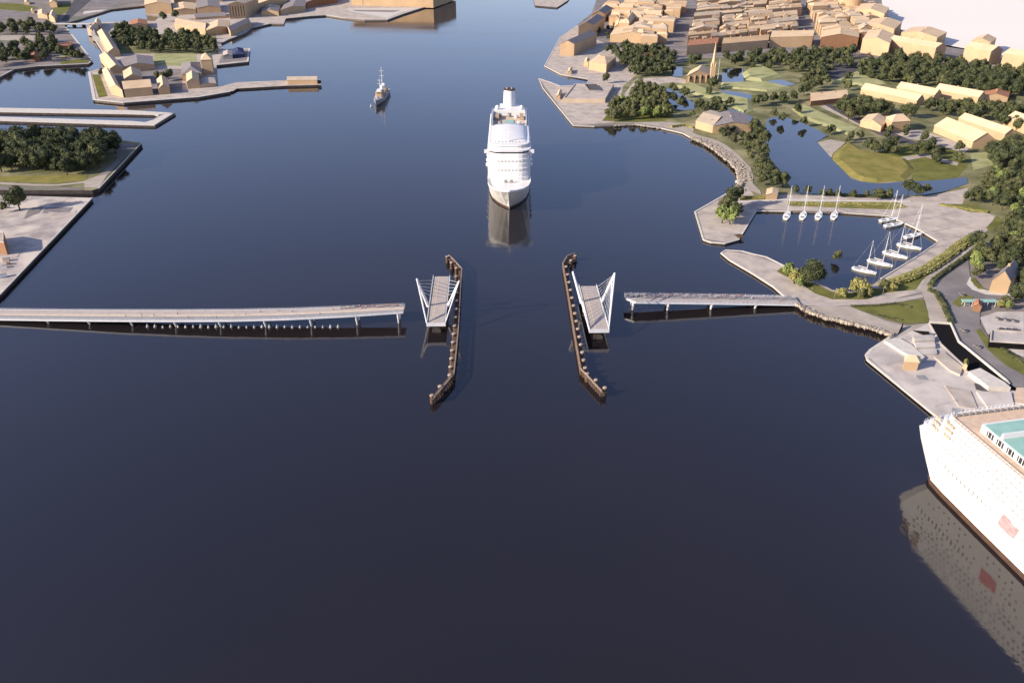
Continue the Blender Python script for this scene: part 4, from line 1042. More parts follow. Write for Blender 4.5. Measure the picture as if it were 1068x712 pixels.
# timber decks on the stepped stern
for k in range(1, 5):
    z = ZD + 3 * k; y0 = sterns[k - 1] + .8; y1 = sterns[k] - .1
    MB().prism([(-13.2, y0), (13.2, y0), (13.2, y1), (-13.2, y1)], z + .004, z + .09).build('terrace_deck', 'wood', s3)
    for i in range(9):
        MB().box((-11.6 + i * 2.9, sterns[k] - .06, z + 1.3), (1.7, .12, 1.9)).build('balcony_door', 'glass', s3)
for j in range(2):        # stepped terraces cut into the visible side of the stern
    y = -3.5 + j * 7.5
    for k in range(3):
        z = ZD + 7.2 + k * 2.7 - (0 if j else 1)
        MB().box((vis * (19.42 - k * .05), y + 1.2, z), (.5, 4.6, 1.1)).build('balcony_recess', 'tan', s3)
        for i in range(3): MB().box((vis * 19.64, y - .5 + i * 1.6, z), (.2, .16, 1.2)).build('balcony_post', 'white', s3)
# broad timber promenade round the top
q = rounded(18.2, 1.0, 185, 5, 6, 6); MB().prism(q, ztop, ztop + .1).build('promenade_deck', 'wood', s3)
m_ = MB(); q = rounded(18.6, .3, 186, 5.2, 6, 6)
for i in range(len(q)):
    a_, b_ = q[i], q[(i + 1) % len(q)]; L_ = math.hypot(a_[0] - b_[0], a_[1] - b_[1]); n_ = max(1, int(L_ / 2))
    m_.tube((a_[0], a_[1], ztop + 1.2), (b_[0], b_[1], ztop + 1.2), .09, n=4, cap=False)
    for j in range(n_):
        x, y = a_[0] + (b_[0] - a_[0]) * j / n_, a_[1] + (b_[1] - a_[1]) * j / n_; m_.tube((x, y, ztop), (x, y, ztop + 1.2), .07, n=4, cap=False)
m_.build('railing', 'white', s3)
for i in range(11):
    MB().box((-15 + i * 3, 3.2, ztop + .7), (1.7, .8, 1.1)).build('deck_locker', 'grey', s3)
# glazed screens and sports deck
MB().prism(rounded(13.4, 14, 120, 1, 1, 2), ztop + .1, ztop + 3.6).build('sports_house', 'white', s3)
for i in range(14):
    y = 20 + i * 5.6
    MB().box((vis * 13.48, y, ztop + 1.9), (.2, 3.6, 2.6)).build('glazed_screen', 'glass', s3)
    for j in (-.9, .9): MB().box((vis * 13.62, y + j, ztop + 1.9), (.14, .25, 2.6)).build('mullion', 'white', s3)
MB().prism(rounded(12.8, 15, 118, 1, 1, 2), ztop + 3.604, ztop + 3.72).build('sports_deck', 'teal', s3)
for y in (24, 44, 66):
    MB().loft([[Vector((-12.6, y, ztop + 3.7)), Vector((12.6, y, ztop + 3.7)), Vector((12.6, y + 1.4, ztop + 3.7 + .1)), Vector((-12.6, y + 1.4, ztop + 3.8))], [Vector((-12.6, y + .4, ztop + 6)), Vector((12.6, y + .4, ztop + 6)), Vector((12.6, y + 1, ztop + 6)), Vector((-12.6, y + 1, ztop + 6))]]).build('screen_wall', 'white', s3)
MB().prism([(-9, 80), (9, 80), (9, 100), (-9, 100)], ztop + 3.7, ztop + 12).build('funnel_base', 'white', s3)
MB().loft([[Vector((math.cos(2 * math.pi * i / 18) * (6 - k), 90 + math.sin(2 * math.pi * i / 18) * (8 - k), ztop + 12 + k * 7)) for i in range(18)] for k in range(3)]).build('funnel', 'red', s3)
# the faded red mark on the side and rows of small windows
def side_pt(s, z, off=.0):
    """point on the visible side of the hull"""
    f = max(0, min(1, (z - 1.2) / (ZD - 1.2)))
    if z > ZD: return Vector((vis * (19.45 - int((z - ZD) / 3) * .18 + off), s, z))
    xs = [(a[0] + (a[1] - a[0]) * f, a[2] + (a[3] - a[2]) * f) for a in RG]
    for i in range(len(xs) - 1):
        if xs[i][0] <= s <= xs[i + 1][0]:
            t_ = (s - xs[i][0]) / (xs[i + 1][0] - xs[i][0]); return Vector((vis * (xs[i][1] + (xs[i + 1][1] - xs[i][1]) * t_ + off), s, z))
    return Vector((vis * 19.6, s, z))
def mark(s0, s1_, z0, z1, slant, bulge):
    m_ = MB(); n_ = 8
    top = [side_pt(s0 + (s1_ - s0) * i / n_ + slant, z1 + bulge * math.sin(math.pi * i / n_ * 2), .09) for i in range(n_ + 1)]
    bot = [side_pt(s0 + (s1_ - s0) * i / n_, z0 - bulge * math.sin(math.pi * i / n_), .09) for i in range(n_ + 1)]
    m_.v = [tuple(v) for v in top + bot]; m_.f = [(i, i + 1, n_ + 2 + i, n_ + 1 + i) for i in range(n_)]
    return m_
M['fadedred'] = mat('faded_red', (.70, .22, .22), (.76, .36, .35), .5, .5, .3)
mark(42, 51, 11.5, 17, 1.0, .5).build('hull_mark', 'fadedred', s3)
mark(68, 80, 13, 19, 1.5, .8).build('hull_mark', 'fadedred', s3)
wins = []
for row, z in enumerate((5.2, 8.0, 11.0, 14.2, 17.0, 19.0, 21.5, 24.4, 27.4, 30.4, 33.2)):
    s = 2 + (row % 3) * .8 + (4 if row < 2 else 0)
    while s < 120:
        dense = row >= 6
        if not (38 < s < 54 and 9 < z < 19) and not (64 < s < 84 and 11 < z < 21):
            if row in (3, 5) or rnd.random() < (.85 if dense else .6): wins.append((s, z, row))
        s += 2.6 if dense else (2.5 if row == 3 else 3.4)
big = MB(); cnt = 0
wins.sort(key=lambda q: q[0])
M['window_pale'] = mat('window_pale', (.44, .42, .41), (.32, .31, .30), .5, .25, .5)
for (s, z, row) in wins:
    p = side_pt(s, z, .05); sz = (.16, .8 if row != 3 else .7, .75 if row != 3 else 2.0)
    if row == 3 and s > 34: sz = (.16, .8, .8)
    if row >= 6: sz = (.16, 1.2, .9)
    mm = 'window_pale' if row != 3 else 'grey'
    if 8 < s and cnt < 96 and row in (2, 3, 4, 5):
        MB().box(p, sz).build('window', mm, s3); cnt += 1
    else: big.box(p, sz)
o = big.build('windows', 'window_pale', s3); o['kind'] = 'stuff'
# ================================================================== YACHTS
def make_yacht():
    t = thing('sailing_boat', 'white sailing yacht', 'sailing boat', (0, 0, 0))
    st = [(-.3, .6, .05, .03, 1.55), (1.5, 2, 1.0, .6, 1.45), (4, 4, 1.9, 1.4, 1.3), (8, 8, 2.35, 1.95, 1.2), (12, 12, 2.2, 1.8, 1.15), (15, 14.6, 1.7, 1.1, 1.15)]
    rings = []
    for sd, sw, h1, h2, zd in st: rings.append([Vector((-h1, sd, zd)), Vector((-h2, sw, .05)), Vector((-h2 * .5, sw, -.5)), Vector((h2 * .5, sw, -.5)), Vector((h2, sw, .05)), Vector((h1, sd, zd))])
    MB().loft(rings).build('hull', 'whitehull', t)
    cb = MB().loft([[Vector((-.5, 4.2, 1.3)), Vector((.5, 4.2, 1.3)), Vector((.35, 4.6, 1.6)), Vector((-.35, 4.6, 1.6))], [Vector((-1.3, 9, 1.2)), Vector((1.3, 9, 1.2)), Vector((1.0, 9, 1.95)), Vector((-1.0, 9, 1.95))]]).build('cabin', 'white', t)
    for sx in (-1, 1): MB().box((sx * .98, 7.2, 1.62), (.12, 2.6, .3), -sx * .12).build('window', 'glass', cb)
    MB().prism([(-1.1, 9.6), (1.1, 9.6), (1.0, 13.4), (-1.0, 13.4)], 1.16, 1.26).build('cockpit', 'grey', t)
    ms = MB().tube((0, 6, 1.3), (0, 6, 21.5), .16, .10, 6).build('mast', 'white', t)
    MB().box((0, 6, 14), (2.6, .12, .12)).build('spreader', 'white', ms)
    MB().tube((0, 6.1, 2.7), (0, 11.6, 2.9), .13, n=6).build('boom', 'white', t)
    MB().tube((0, 6.3, 2.95), (0, 11.3, 3.1), .24, .16, 6).build('furled_sail', 'claylight', t)
    m_ = MB().tube((0, 6, 21.3), (0, .0, 1.5), .035, n=3, cap=False); m_.tube((0, 6, 21.3), (0, 14.8, 1.3), .035, n=3, cap=False)
    for sx in (-1, 1): m_.tube((0, 6, 21.2), (sx * 2.1, 6.2, 1.3), .03, n=3, cap=False)
    m_.build('rigging', 'steel', t)
    return t
yt = make_yacht()
def place_yacht(bow, stern, label, group, k=1.0, first=[True]):
    a_, b_ = G(*bow, 0), G(*stern, 0); d_ = b_ - a_
    rz_ = math.atan2(d_.y, d_.x) - math.pi / 2
    if first[0]: o = yt; first[0] = False; o.location = a_; o.rotation_euler = (0, 0, rz_)
    else: o = copy_tree(yt, None, a_, rz_)
    s_ = d_.length / 15 * k; s_ = max(.75, min(1.15, s_)); o.scale = (s_, s_, s_)
    o['label'] = label; o['group'] = group
yg = 'yachts moored side by side on the far quay'
for i, (x, nm) in enumerate(((819.6, 'leftmost of the four, nearest the cream hut'), (836.4, 'second from the left of the four'), (852.8, 'third from the left of the four'), (869, 'rightmost of the four'))):
    place_yacht((x + 2.6, 222.2), (x - .8, 229.6), 'white yacht stern out at the far quay, ' + nm, yg)
yg = 'yachts moored in the corner of the basin'
for bow, st, lb in (((936.5, 229), (915, 232), 'farthest white yacht in the corner cluster, alongside the diagonal quay'),
    ((942, 234.4), (922.5, 237), 'white yacht second from the far end of the corner cluster'),
    ((961, 245), (941, 249.5), 'white yacht third in the corner cluster, tight to the diagonal quay'),
    ((960.5, 261), (935, 255.5), 'white yacht moored across from the diagonal quay, bow near the corner steps'),
    ((946, 270.5), (920.5, 263.5), 'white yacht third from the leafy end of the near quay row'),
    ((930.5, 279), (904.5, 272), 'white yacht second from the leafy end of the near quay row'),
    ((913.5, 286.5), (888.5, 280), 'white yacht beside the yellow bushes at the leafy end of the row')):
    place_yacht(bow, st, lb, yg)

# little statue of a seated figure on her boulder by the shore
q = G(768.8, 190.5, 0); mt = thing('statue', 'small pale statue of a seated figure on a boulder at the water edge', 'statue', q)
MB().sphere((0, 0, .6), 1.8, 9, 6, .14).build('boulder', 'bronze', mt)
J = [(0, 0, 2.3), (0, 0, 2.9), (0, -.05, 3.4), (0, -.08, 3.6), (0, -.05, 3.95), (.25, -.3, 2.3), (.5, -.9, 2.2), (.9, -.5, 1.9), (.35, 0, 3.35), (.5, .2, 2.8), (.45, .3, 2.35), (-.35, 0, 3.35), (-.4, -.2, 2.85), (-.1, -.5, 2.6)]
E = [(0, 1), (1, 2), (2, 3), (3, 4), (0, 5), (5, 6), (6, 7), (2, 8), (8, 9), (9, 10), (2, 11), (11, 12), (12, 13)]
m_ = MB()
me = bpy.data.meshes.new('figure'); me.from_pydata(J, E, []); o = bpy.data.objects.new('figure', me); col.objects.link(o); o.modifiers.new('skin', 'SKIN')
for k, v in enumerate(me.skin_vertices[0].data): rr_ = [.34, .28, .3, .12, .24, .26, .2, .12, .14, .11, .08, .14, .11, .08][k]; v.radius = (rr_, rr_)
me.skin_vertices[0].data[0].use_root = True
o.modifiers.new('sub', 'SUBSURF').render_levels = 1
m2 = bpy.data.meshes.new_from_object(o.evaluated_get(bpy.context.evaluated_depsgraph_get())); bpy.data.objects.remove(o)
o = bpy.data.objects.new('figure', m2); col.objects.link(o); m2.materials.append(M['bronze']); o.parent = mt
# jetty post near the promontory
q = G(771, 249, 0); o = thing('jetty', 'small dark landing jetty at the tip of the round promontory', 'jetty', q)
MB().box((0, 0, 2.2), (5, 7, .3), .3).build('deck', 'timber', o)
for x in (-2, 2):
    for y in (-3, 3): MB().tube((x, y, -3), (x, y, 2.2), .2, n=6).build('leg', 'timber', o)

# ================================================================== VEGETATION AND ROCKS
def crown_mesh(seed, h, r, nleaf, leaf, lobes, tall=1.0, core=True, upright=False):
    g = random.Random(seed); mbx = MB(); L = []
    for i in range(lobes):
        a_ = g.uniform(0, 6.28); rr = r * math.sqrt(g.random()) * .68; zc = h * (.36 + .46 * g.random() * (1 - .55 * rr / r))
        L.append((Vector((math.cos(a_) * rr, math.sin(a_) * rr, zc)), r * g.uniform(.30, .50)))
    L.append((Vector((0, 0, h * .72)), r * .5)); L.append((Vector((0, 0, h * .5)), r * .6))
    if upright: L = [(Vector((c.x * .5, c.y * .5, c.z)), q * .62) for c, q in L] + [(Vector((0, 0, h * .85)), r * .28)]
    if core:
        for c, q in L:
            rings = []; nu = 7
            for k in range(1, 5):
                ph = math.pi * k / 5
                rings.append([c + Vector((math.sin(ph) * math.cos(2 * math.pi * i / nu), math.sin(ph) * math.sin(2 * math.pi * i / nu), -math.cos(ph) * tall)) * q * g.uniform(.68, .86) for i in range(nu)])
            mbx.loft(rings)
    for k in range(nleaf):
        c, q = g.choice(L)
        d_ = Vector((g.gauss(0, 1), g.gauss(0, 1), g.gauss(.25, 1))).normalized()
        p = c + Vector((d_.x, d_.y, d_.z * tall)) * q * g.uniform(.78, 1.16)
        nrm = (d_ + Vector((g.uniform(-1, 1), g.uniform(-1, 1), g.uniform(-.6, 1))) * .75).normalized()
        t_ = nrm.orthogonal().normalized(); b_ = nrm.cross(t_); a_ = g.uniform(0, 6.28)
        t2_ = t_ * math.cos(a_) + b_ * math.sin(a_); b2_ = nrm.cross(t2_); s = leaf * g.uniform(.6, 1.3)
        mbx.add([p + t2_ * s, p + b2_ * s * .7, p - t2_ * s * .9, p - b2_ * s * .6 + nrm * s * .3], [(0, 1, 2, 3)])
    return mbx
def make_tree(seed, h, r, leafm, n=900, leaf=.55, lobes=9, **k):
    t = thing('tree', 'tree', 'tree', (0, 0, -500))
    crown_mesh(seed, h, r, n, leaf, lobes, **k).build('crown', leafm, t)
    g = random.Random(seed + 99); m_ = MB().tube((0, 0, -.3), (g.uniform(-.3, .3), g.uniform(-.3, .3), h * .45), .42, .28, 7)
    for i in range(4):
        a_ = i * 1.57 + g.uniform(-.4, .4); z0 = h * g.uniform(.26, .42); m_.tube((0, 0, z0), (math.cos(a_) * r * .5, math.sin(a_) * r * .5, h * g.uniform(.5, .65)), .2, .08, 5)
    m_.build('trunk', 'bark', t); return t
protos = {}
for key, lm, n, specs in (('dark', 'leaf0', 800, ((15, 6.6), (13.5, 6), (17, 7.2), (14, 7))), ('mid', 'leaf1', 800, ((14, 6.2), (12, 5.8), (16, 6.8))), ('bright', 'leaf2', 850, ((12, 5), (10, 4.6), (13, 5.4))), ('yellow', 'leaf3', 600, ((8, 4.2), (6.5, 3.8)))):
    protos[key] = [make_tree(hash_ * 13 + len(key), h, r, lm, n, .62 if h > 9 else .5) for hash_, (h, r) in enumerate(specs)]
protos['upright'] = [make_tree(301, 11, 3.2, 'leaf2', 500, .45, 8, upright=True)]
protos['big'] = [make_tree(401, 17, 9, 'leaf1', 2600, .6, 16), make_tree(402, 17, 9, 'leaf0', 2400, .6, 16)]
trees = []   # (pos, scale, kind, label, group)
def grove(poly, spacing, kinds, label, group, s=(.8, 1.15), base=None, seed=0, keep=1.0):
    if base is None: base = lz(poly[0][0])
    g = random.Random(seed + len(trees)); W = [(p.x, p.y) for p in P(poly, base)]
    x0, x1 = min(p[0] for p in W), max(p[0] for p in W); y0, y1 = min(p[1] for p in W), max(p[1] for p in W)
    y = y0; row = 0
    while y < y1:
        x = x0 + (row % 2) * spacing / 2
        while x < x1:
            p = (x + g.uniform(-.32, .32) * spacing, y + g.uniform(-.32, .32) * spacing)
            if inside(p, W) and g.random() < keep: trees.append((Vector((p[0], p[1], base)), g.uniform(*s), g.choice(kinds), label, group))
            x += spacing
        y += spacing * .87; row += 1
def single(px, py, s, kind, label, base=None, group=None):
    if base is None: base = lz(px)
    trees.append((G(px, py, base), s, kind, label, group))
grove([(-12,150),(40,148),(100,150),(122,152),(124,165),(108,174),(98,181),(70,183),(40,181),(-12,183)], 13, ['dark', 'dark', 'mid'], 'dark green broadleaf tree in the dense wood on the left island', 'trees of the dense wood on the left island', (1.15, 1.5), 3.2, 1)
grove([(-8,33),(20,29),(45,28),(60,33),(62,40),(45,37),(20,38),(-8,37)], 20, ['dark', 'mid'], 'dark green tree in the upper belt of the far left shore', 'trees in the upper belt of the far left shore', (1.1, 1.4), seed=2)
grove([(-8,56),(18,52),(24,48),(40,44),(58,42),(66,48),(60,55),(80,58),(82,64),(64,64),(60,58),(46,66),(20,66),(-8,76)], 20, ['dark', 'dark', 'mid'], 'dark green tree in the lower belt of the far left shore', 'trees in the lower belt of the far left shore', (1.0, 1.3), seed=3)
single(84, 64, 1.2, 'dark', 'dark tree at the canal mouth, last of the far left shore')
grove([(116,34),(132,31),(150,38),(200,40),(222,46),(226,56),(205,58),(165,56),(140,55),(124,50)], 19, ['dark', 'dark', 'mid'], 'dark tree in the big tree row on the warehouse island', 'trees of the big row on the warehouse island', (1.1, 1.4), seed=4)
single(171, 23, 1.3, 'dark', 'dark tree left of the pair by the upper pool'); single(184, 21, 1.3, 'dark', 'dark tree right of the pair by the upper pool')
single(178, 84, 1.1, 'dark', 'round dark tree in the courtyard of the warehouse island'); single(172, 85, .9, 'mid', 'smaller tree touching the round courtyard tree')
single(165, 83, .8, 'mid', 'little tree left of the round courtyard tree'); single(107, 80, .8, 'dark', 'dark tree beside the canal mouth warehouse')
single(21, 219.5, 1.5, 'mid', 'lone bushy tree on the pale concrete quay at the left')
single(5, 221, .6, 'mid', 'small tree at the left edge of the concrete quay')
# right bank
single(632, 87, 1.0, 'dark', 'round dark tree standing free on the stone quay by the villa')
grove([(628,124),(640,113),(660,100),(670,93),(690,98),(700,112),(702,122),(690,126),(660,126),(640,127)], 12.5, ['bright'], 'fresh green tree in the small park beside the flat pavilion', 'fresh green trees of the park beside the flat pavilion', (.8, 1.15), seed=5)
grove([(634,56),(650,52),(700,58),(704,66),(694,80),(672,82),(656,80),(648,70)], 15, ['dark', 'dark', 'mid'], 'dark tree in the clump between the villa and the avenue', 'dark trees between the villa and the avenue', (.9, 1.2), seed=6)
grove([(716,64),(735,66),(735,70),(718,72)], 15, ['dark', 'mid'], 'dark tree between the avenue and the church', 'dark trees between the avenue and the church', seed=7)
grove([(756,64),(800,60),(850,57),(895,57),(892,63),(860,66),(840,72),(800,70),(770,71),(757,70)], 19, ['dark', 'dark', 'mid'], 'dark tree in the belt below the broad city block field', 'dark trees below the broad city block field', (1.0, 1.3), seed=8)
grove([(843,74),(860,70),(885,66),(890,70),(865,78),(846,84)], 18, ['dark', 'mid'], 'dark tree along the shaded outer moat', 'dark trees along the shaded outer moat', seed=9)
grove([(893,84),(900,70),(935,62),(975,66),(1068,80),(1090,84),(1090,104),(1040,103),(1000,96),(960,92),(930,88)], 17, ['dark', 'mid', 'dark'], 'dark tree in the dense belt below the apartment rows', 'dark trees in the dense belt below the apartment rows', (1.0, 1.3), seed=10)
grove([(958,117),(975,112),(1020,115),(1075,117),(1090,140),(1045,137),(1030,130),(1000,124),(975,122)], 15, ['dark', 'mid'], 'dark tree in the belt between the two barrack rows', 'dark trees between the two barrack rows', (.9, 1.2), seed=11)
grove([(870,122),(878,112),(905,110),(920,116),(955,120),(958,126),(940,123),(915,124),(900,126),(885,128)], 15, ['dark', 'mid'], 'dark tree in the clump above the guardhouse', 'dark trees above the guardhouse', (.9, 1.25), seed=12)
grove([(1012,212),(1022,196),(1034,185),(1030,165),(1040,155),(1068,150),(1100,150),(1100,300),(1062,300),(1060,280),(1035,268),(1022,284),(1010,280),(1012,262),(1024,250),(1040,243),(1048,228),(1040,220)], 12, ['dark', 'mid', 'mid', 'bright'], 'dark olive tree in the large wood along the right edge', 'trees of the large wood along the right edge', (.75, 1.1), seed=13)
grove([(1003,208),(1022,206),(1026,212),(1008,213)], 9, ['mid'], 'tree on the green tongue below the moat end', 'trees on the green tongue below the moat end', (.6, .8), seed=14)
grove([(1024,166),(1030,161),(1068,160),(1068,175),(1040,178)], 12, ['dark'], 'dark tree beside the last bastion', 'dark trees beside the last bastion', (.9, 1.1), seed=15)
for px, py, s, k, lb in ((742,94,1.15,'dark','large dark tree directly below the church spire'),(745,91,.9,'dark','smaller dark tree behind the one below the spire'),
  (708,113,.9,'mid','tree standing in the little lake by the park'),(728,116,1.1,'dark','dark tree left of the pair above the cream boathouse'),(736,119,1.0,'dark','dark tree between the lake and the boathouse'),
  (745,118,1.05,'dark','dark tree right above the boathouse roof'),(722,123,.6,'yellow','small yellowish bush left of the boathouse'),(746,138,.6,'mid','small dark tree in front of the boathouse'),
  (789,112,1.1,'dark','first dark tree on the near bank of the inner lawn'),(796,109,1.0,'mid','tree behind the first one on the inner lawn bank'),(806,108,1.0,'mid','middle tree on the inner lawn bank'),(816,109,1.1,'dark','dark tree by the rampart road bend'),(826,106,1.0,'dark','dark tree left of the orange barrack'),(838,100,1.2,'dark','tall dark tree behind the orange barrack end'),(846,96,1.2,'dark','dark tree above the orange barrack'),(852,92,1.1,'mid','tree at the tip of the outer moat'),
  (786,140,1.1,'mid','tree at the right end of the tan house, upper'),(791,146,1.15,'dark','dark tree right of the tan house'),(797,152,1.1,'mid','tree leaning over the moat right of the tan house'),(784,150,.8,'mid','low tree behind the tan house end'),(788,158,.9,'mid','tree halfway down the stone promenade'),(797,163,.9,'yellow','yellow green tree on the moat bank'),
  (866,140,.75,'dark','round dark tree standing alone on the pale moat bank'),(887,147,.75,'mid','left tree on the neck of the ochre bastion'),(884,150,.6,'mid','low tree on the neck of the ochre bastion'),
  (905,157,.9,'dark','left of the three trees on the ochre bastion'),(912,160,.95,'mid','middle of the three trees on the ochre bastion'),(924,160,1.0,'dark','right of the three trees on the ochre bastion'),(932,163,.8,'mid','bushy tree behind the ochre bastion'),
  (964,163,1.0,'dark','dark tree with ragged crown right of the bastion'),(969,158,.9,'dark','second ragged dark tree right of the bastion'),(975,170,.7,'mid','low tree on the inner bank'),
  (793,178,.9,'mid','left tree of the clump between lake and promenade'),(801,184,1.0,'dark','dark tree of the clump between lake and promenade'),(808,190,1.0,'mid','tree of the clump above the cream hut'),(816,196,1.0,'mid','tree right above the cream hut'),(806,196,.9,'dark','dark tree directly behind the cream hut'),(794,194,.8,'yellow','yellowish tree left behind the cream hut'),(790,188,.7,'mid','small tree on the promenade bend'),
  (764,218,1.25,'dark','dark tree at the top of the promontory clump'),(757,225,1.25,'mid','middle tree of the promontory clump'),(764,227,1.1,'dark','right tree of the promontory clump'),(753,233,1.35,'bright','bright tree at the left front of the promontory clump'),(761,234,1.3,'bright','bright tree at the right front of the promontory clump'),(768,209,.6,'dark','bush where the promontory begins'),
  (841,204,.65,'dark','dark bush first along the lake side of the quay road'),(829,203,.6,'dark','dark bush by the quay sheds'),(857,205,.5,'bright','small fresh tree left along the quay road'),(873,206,.5,'bright','small fresh tree middle along the quay road'),(889,207,.55,'bright','small fresh tree right along the quay road'),
  (915,209,.8,'mid','tree left of the pair where quay road meets the bastion'),(926,209,.75,'mid','tree right of the pair where quay road meets the bastion'),(947,203,1.0,'dark','dark tree on the moat bank below the bastion'),(955,205,.9,'dark','right dark tree on the moat bank below the bastion'),(965,203,.7,'mid','low tree by the moat water patch'),
  (845,298,1.12,'big','large round leafy tree on the spit beside the yacht basin'),(828,296,1.35,'yellow','yellow green tree left of the large round tree on the spit'),(821,288,1.0,'bright','small green tree at the left end of the spit trees'),(834,299,.8,'bright','low bush under the large round tree'),
  (877,310,1.0,'yellow','round yellow bush left of the clump by the basin'),(895,306,1.6,'yellow','olive yellow tree in the clump by the basin'),(903,308,1.1,'yellow','low yellow bush right of the olive tree'),(898,311,.5,'bright','tiny bush below the olive yellow tree'),(927,303,1.1,'yellow','yellow bush beside the near quay yachts'),(920,303,.6,'yellow','small bush at the end of the near quay'),
  (1022,287,.6,'yellow','light green bush at the road curve by the wood'),(1016,291,.55,'bright','small bush on the road curve'),(1043,321,.7,'yellow','yellow bush in front of the villa'),(1050,323,.6,'bright','green bush right of the yellow one before the villa'),(1062,316,.9,'dark','dark tree at the right edge below the villa'),(1066,300,1.0,'dark','dark tree at the right edge beside the villa')):
    single(px, py, s, k, lb)

grove([(690,88),(760,100),(830,118),(870,140),(860,146),(800,124),(740,118),(700,118)], 26, ['mid', 'dark'], 'scattered tree on the lawns and banks of the inner ramparts', 'scattered trees of the inner ramparts', (.6, .95), seed=31, keep=.5)
grove([(770,66),(860,74),(900,88),(880,98),(840,92),(800,82)], 26, ['mid', 'dark'], 'scattered tree around the outer star shaped ramparts', 'scattered trees around the outer ramparts', (.7, 1.1), seed=32, keep=.6)
grove([(728,132),(745,142),(765,152),(780,172),(794,184),(806,184),(800,166),(790,150),(784,140)], 13, ['mid', 'dark', 'yellow'], 'tree or tall bush along the inner side of the stone promenade', 'planting along the stone promenade', (.5, .85), seed=33, keep=.75)
grove([(900,134),(960,138),(1010,160),(1008,184),(960,188),(935,168),(895,152),(880,142)], 22, ['mid', 'dark', 'yellow'], 'scattered tree on the grassy ground behind the ochre bastion', 'scattered trees behind the ochre bastion', (.5, .9), seed=34, keep=.55)
grove([(860,202),(940,203),(942,206),(862,206)], 12, ['mid', 'bright'], 'small tree between the quay road and the moat', 'small trees between quay road and moat', (.35, .6), seed=35, keep=.8)
grove([(1022,268),(1068,262),(1068,292),(1052,288),(1030,282)], 9, ['mid', 'dark'], 'tree beside the slate roofed villa at the right edge', 'trees beside the slate roofed villa', (.6, .9), seed=36, keep=.8)
grove([(1040,310),(1075,311),(1075,322),(1045,322)], 9, ['mid', 'dark', 'yellow'], 'garden tree below the slate roofed villa', 'garden trees below the slate roofed villa', (.45, .8), seed=37)
grove([(600,30),(640,33),(636,44),(606,46)], 22, ['dark'], 'tree between the shore warehouses', 'trees between the shore warehouses', (.5, .8), seed=38, keep=.5)
single(873, 273, .62, 'upright', 'slim bright tree standing by itself in the yacht basin water', base=.0)
trees.sort(key=lambda t_: -pxm(356, 0) * t_[1] / ((t_[0].y * math.cos(th) + CH * math.sin(th))))
vis_ = [t_ for t_ in trees if abs(t_[0].x / (t_[0].y * math.cos(th) + CH * math.sin(th)) * FPX) < 560]
off = [t_ for t_ in trees if t_ not in vis_]
ind, rest = vis_[:298], vis_[298:] + off
print('trees', len(trees), len(ind), len(rest))
g = random.Random(5)
for p, s, k, lb, gr in ind:
    o = copy_tree(g.choice(protos[k]), None, p, g.uniform(0, 6.28), (s * g.uniform(.93, 1.07), s * g.uniform(.93, 1.07), s), lb)
    if gr: o['group'] = gr
for v_ in protos.values():
    for t_ in v_:
        for c_ in list(t_.children): bpy.data.objects.remove(c_)
        bpy.data.objects.remove(t_)
far_p = [crown_mesh(900 + i, 15, 6.8, 240, .95, 7) for i in range(4)]
by_m = {'leaf0': MB(), 'leaf1': MB()}
for p, s, k, lb, gr in rest:
    src = g.choice(far_p); a_ = g.uniform(0, 6.28); ca, sa = math.cos(a_) * s, math.sin(a_) * s
    by_m['leaf0' if k == 'dark' else 'leaf1'].add([(p.x + v[0] * ca - v[1] * sa, p.y + v[0] * sa + v[1] * ca, p.z + v[2] * s) for v in src.v], src.f)
wm = MB(); wm.add(by_m['leaf0'].v, by_m['leaf0'].f); n0 = len(by_m['leaf0'].f); wm.add(by_m['leaf1'].v, by_m['leaf1'].f)
if wm.v:
    o = wm.build('distant_woods', 'leaf0'); o.data.materials.append(M['leaf1'])
    o.data.polygons.foreach_set('material_index', [0] * n0 + [1] * (len(o.data.polygons) - n0))
    tag(o, 'dark far off woods on both shores below and left of the city', 'woods', None, 'stuff')

# hedges: leafy strips
def hedge(pts, wd, h, m, label, dens=1.6, base=LZ):
    q = [G(x, y, base) for x, y in pts]; mb_ = strip(q, wd * .7, base + .1, h * .75); g_ = random.Random(len(label))
    for i in range(len(q) - 1):
        d_ = q[i + 1] - q[i]; n_ = int(d_.length * wd * dens); nn = Vector((-d_.y, d_.x, 0)).normalized()
        for k in range(n_):
            f_ = g_.uniform(-.5, .5); p = q[i] + d_ * g_.random() + nn * f_ * wd; p.z = base + h * (1.05 - abs(f_) * 1.1) * g_.uniform(.75, 1.1)
            s = g_.uniform(.35, .8); a_ = g_.uniform(0, 6.28); t_ = Vector((math.cos(a_), math.sin(a_), g_.uniform(-.6, .6))) * s; b_ = Vector((-math.sin(a_), math.cos(a_), g_.uniform(-.6, .6))) * s
            mb_.add([p + t_, p + b_, p - t_, p - b_], [(0, 1, 2, 3)])
    return tag(mb_.build('hedge', m), label, 'hedge')
hedge([(920,300),(945,291),(965,283),(985,270),(1000,258),(1014,249)], 9, 3.0, 'leaf3', 'broad olive hedge running diagonally behind the near yacht quay')
hedge([(970,300),(975,292),(990,281),(1006,270),(1016,262)], 4, 2.5, 'leaf1', 'dark narrow hedge on the inner side of the curved path')
hedge([(968,303),(976,306),(984,320),(992,338)], 4, 2.2, 'leaf1', 'narrow green hedge beside the path down to the ramp')
hedge([(860,203),(890,205),(930,206)], 3, 2.2, 'leaf1', 'dark hedge between the quay road and the moat')
hedge([(980,214),(1000,217),(1020,221),(1030,222)], 4, 1.6, 'leaf3', 'low yellow green hedge on the paved square')
hedge([(822,212),(880,213),(940,214)], 6, 1.0, 'leaf3', 'low scrubby planting strip behind the four yachts')
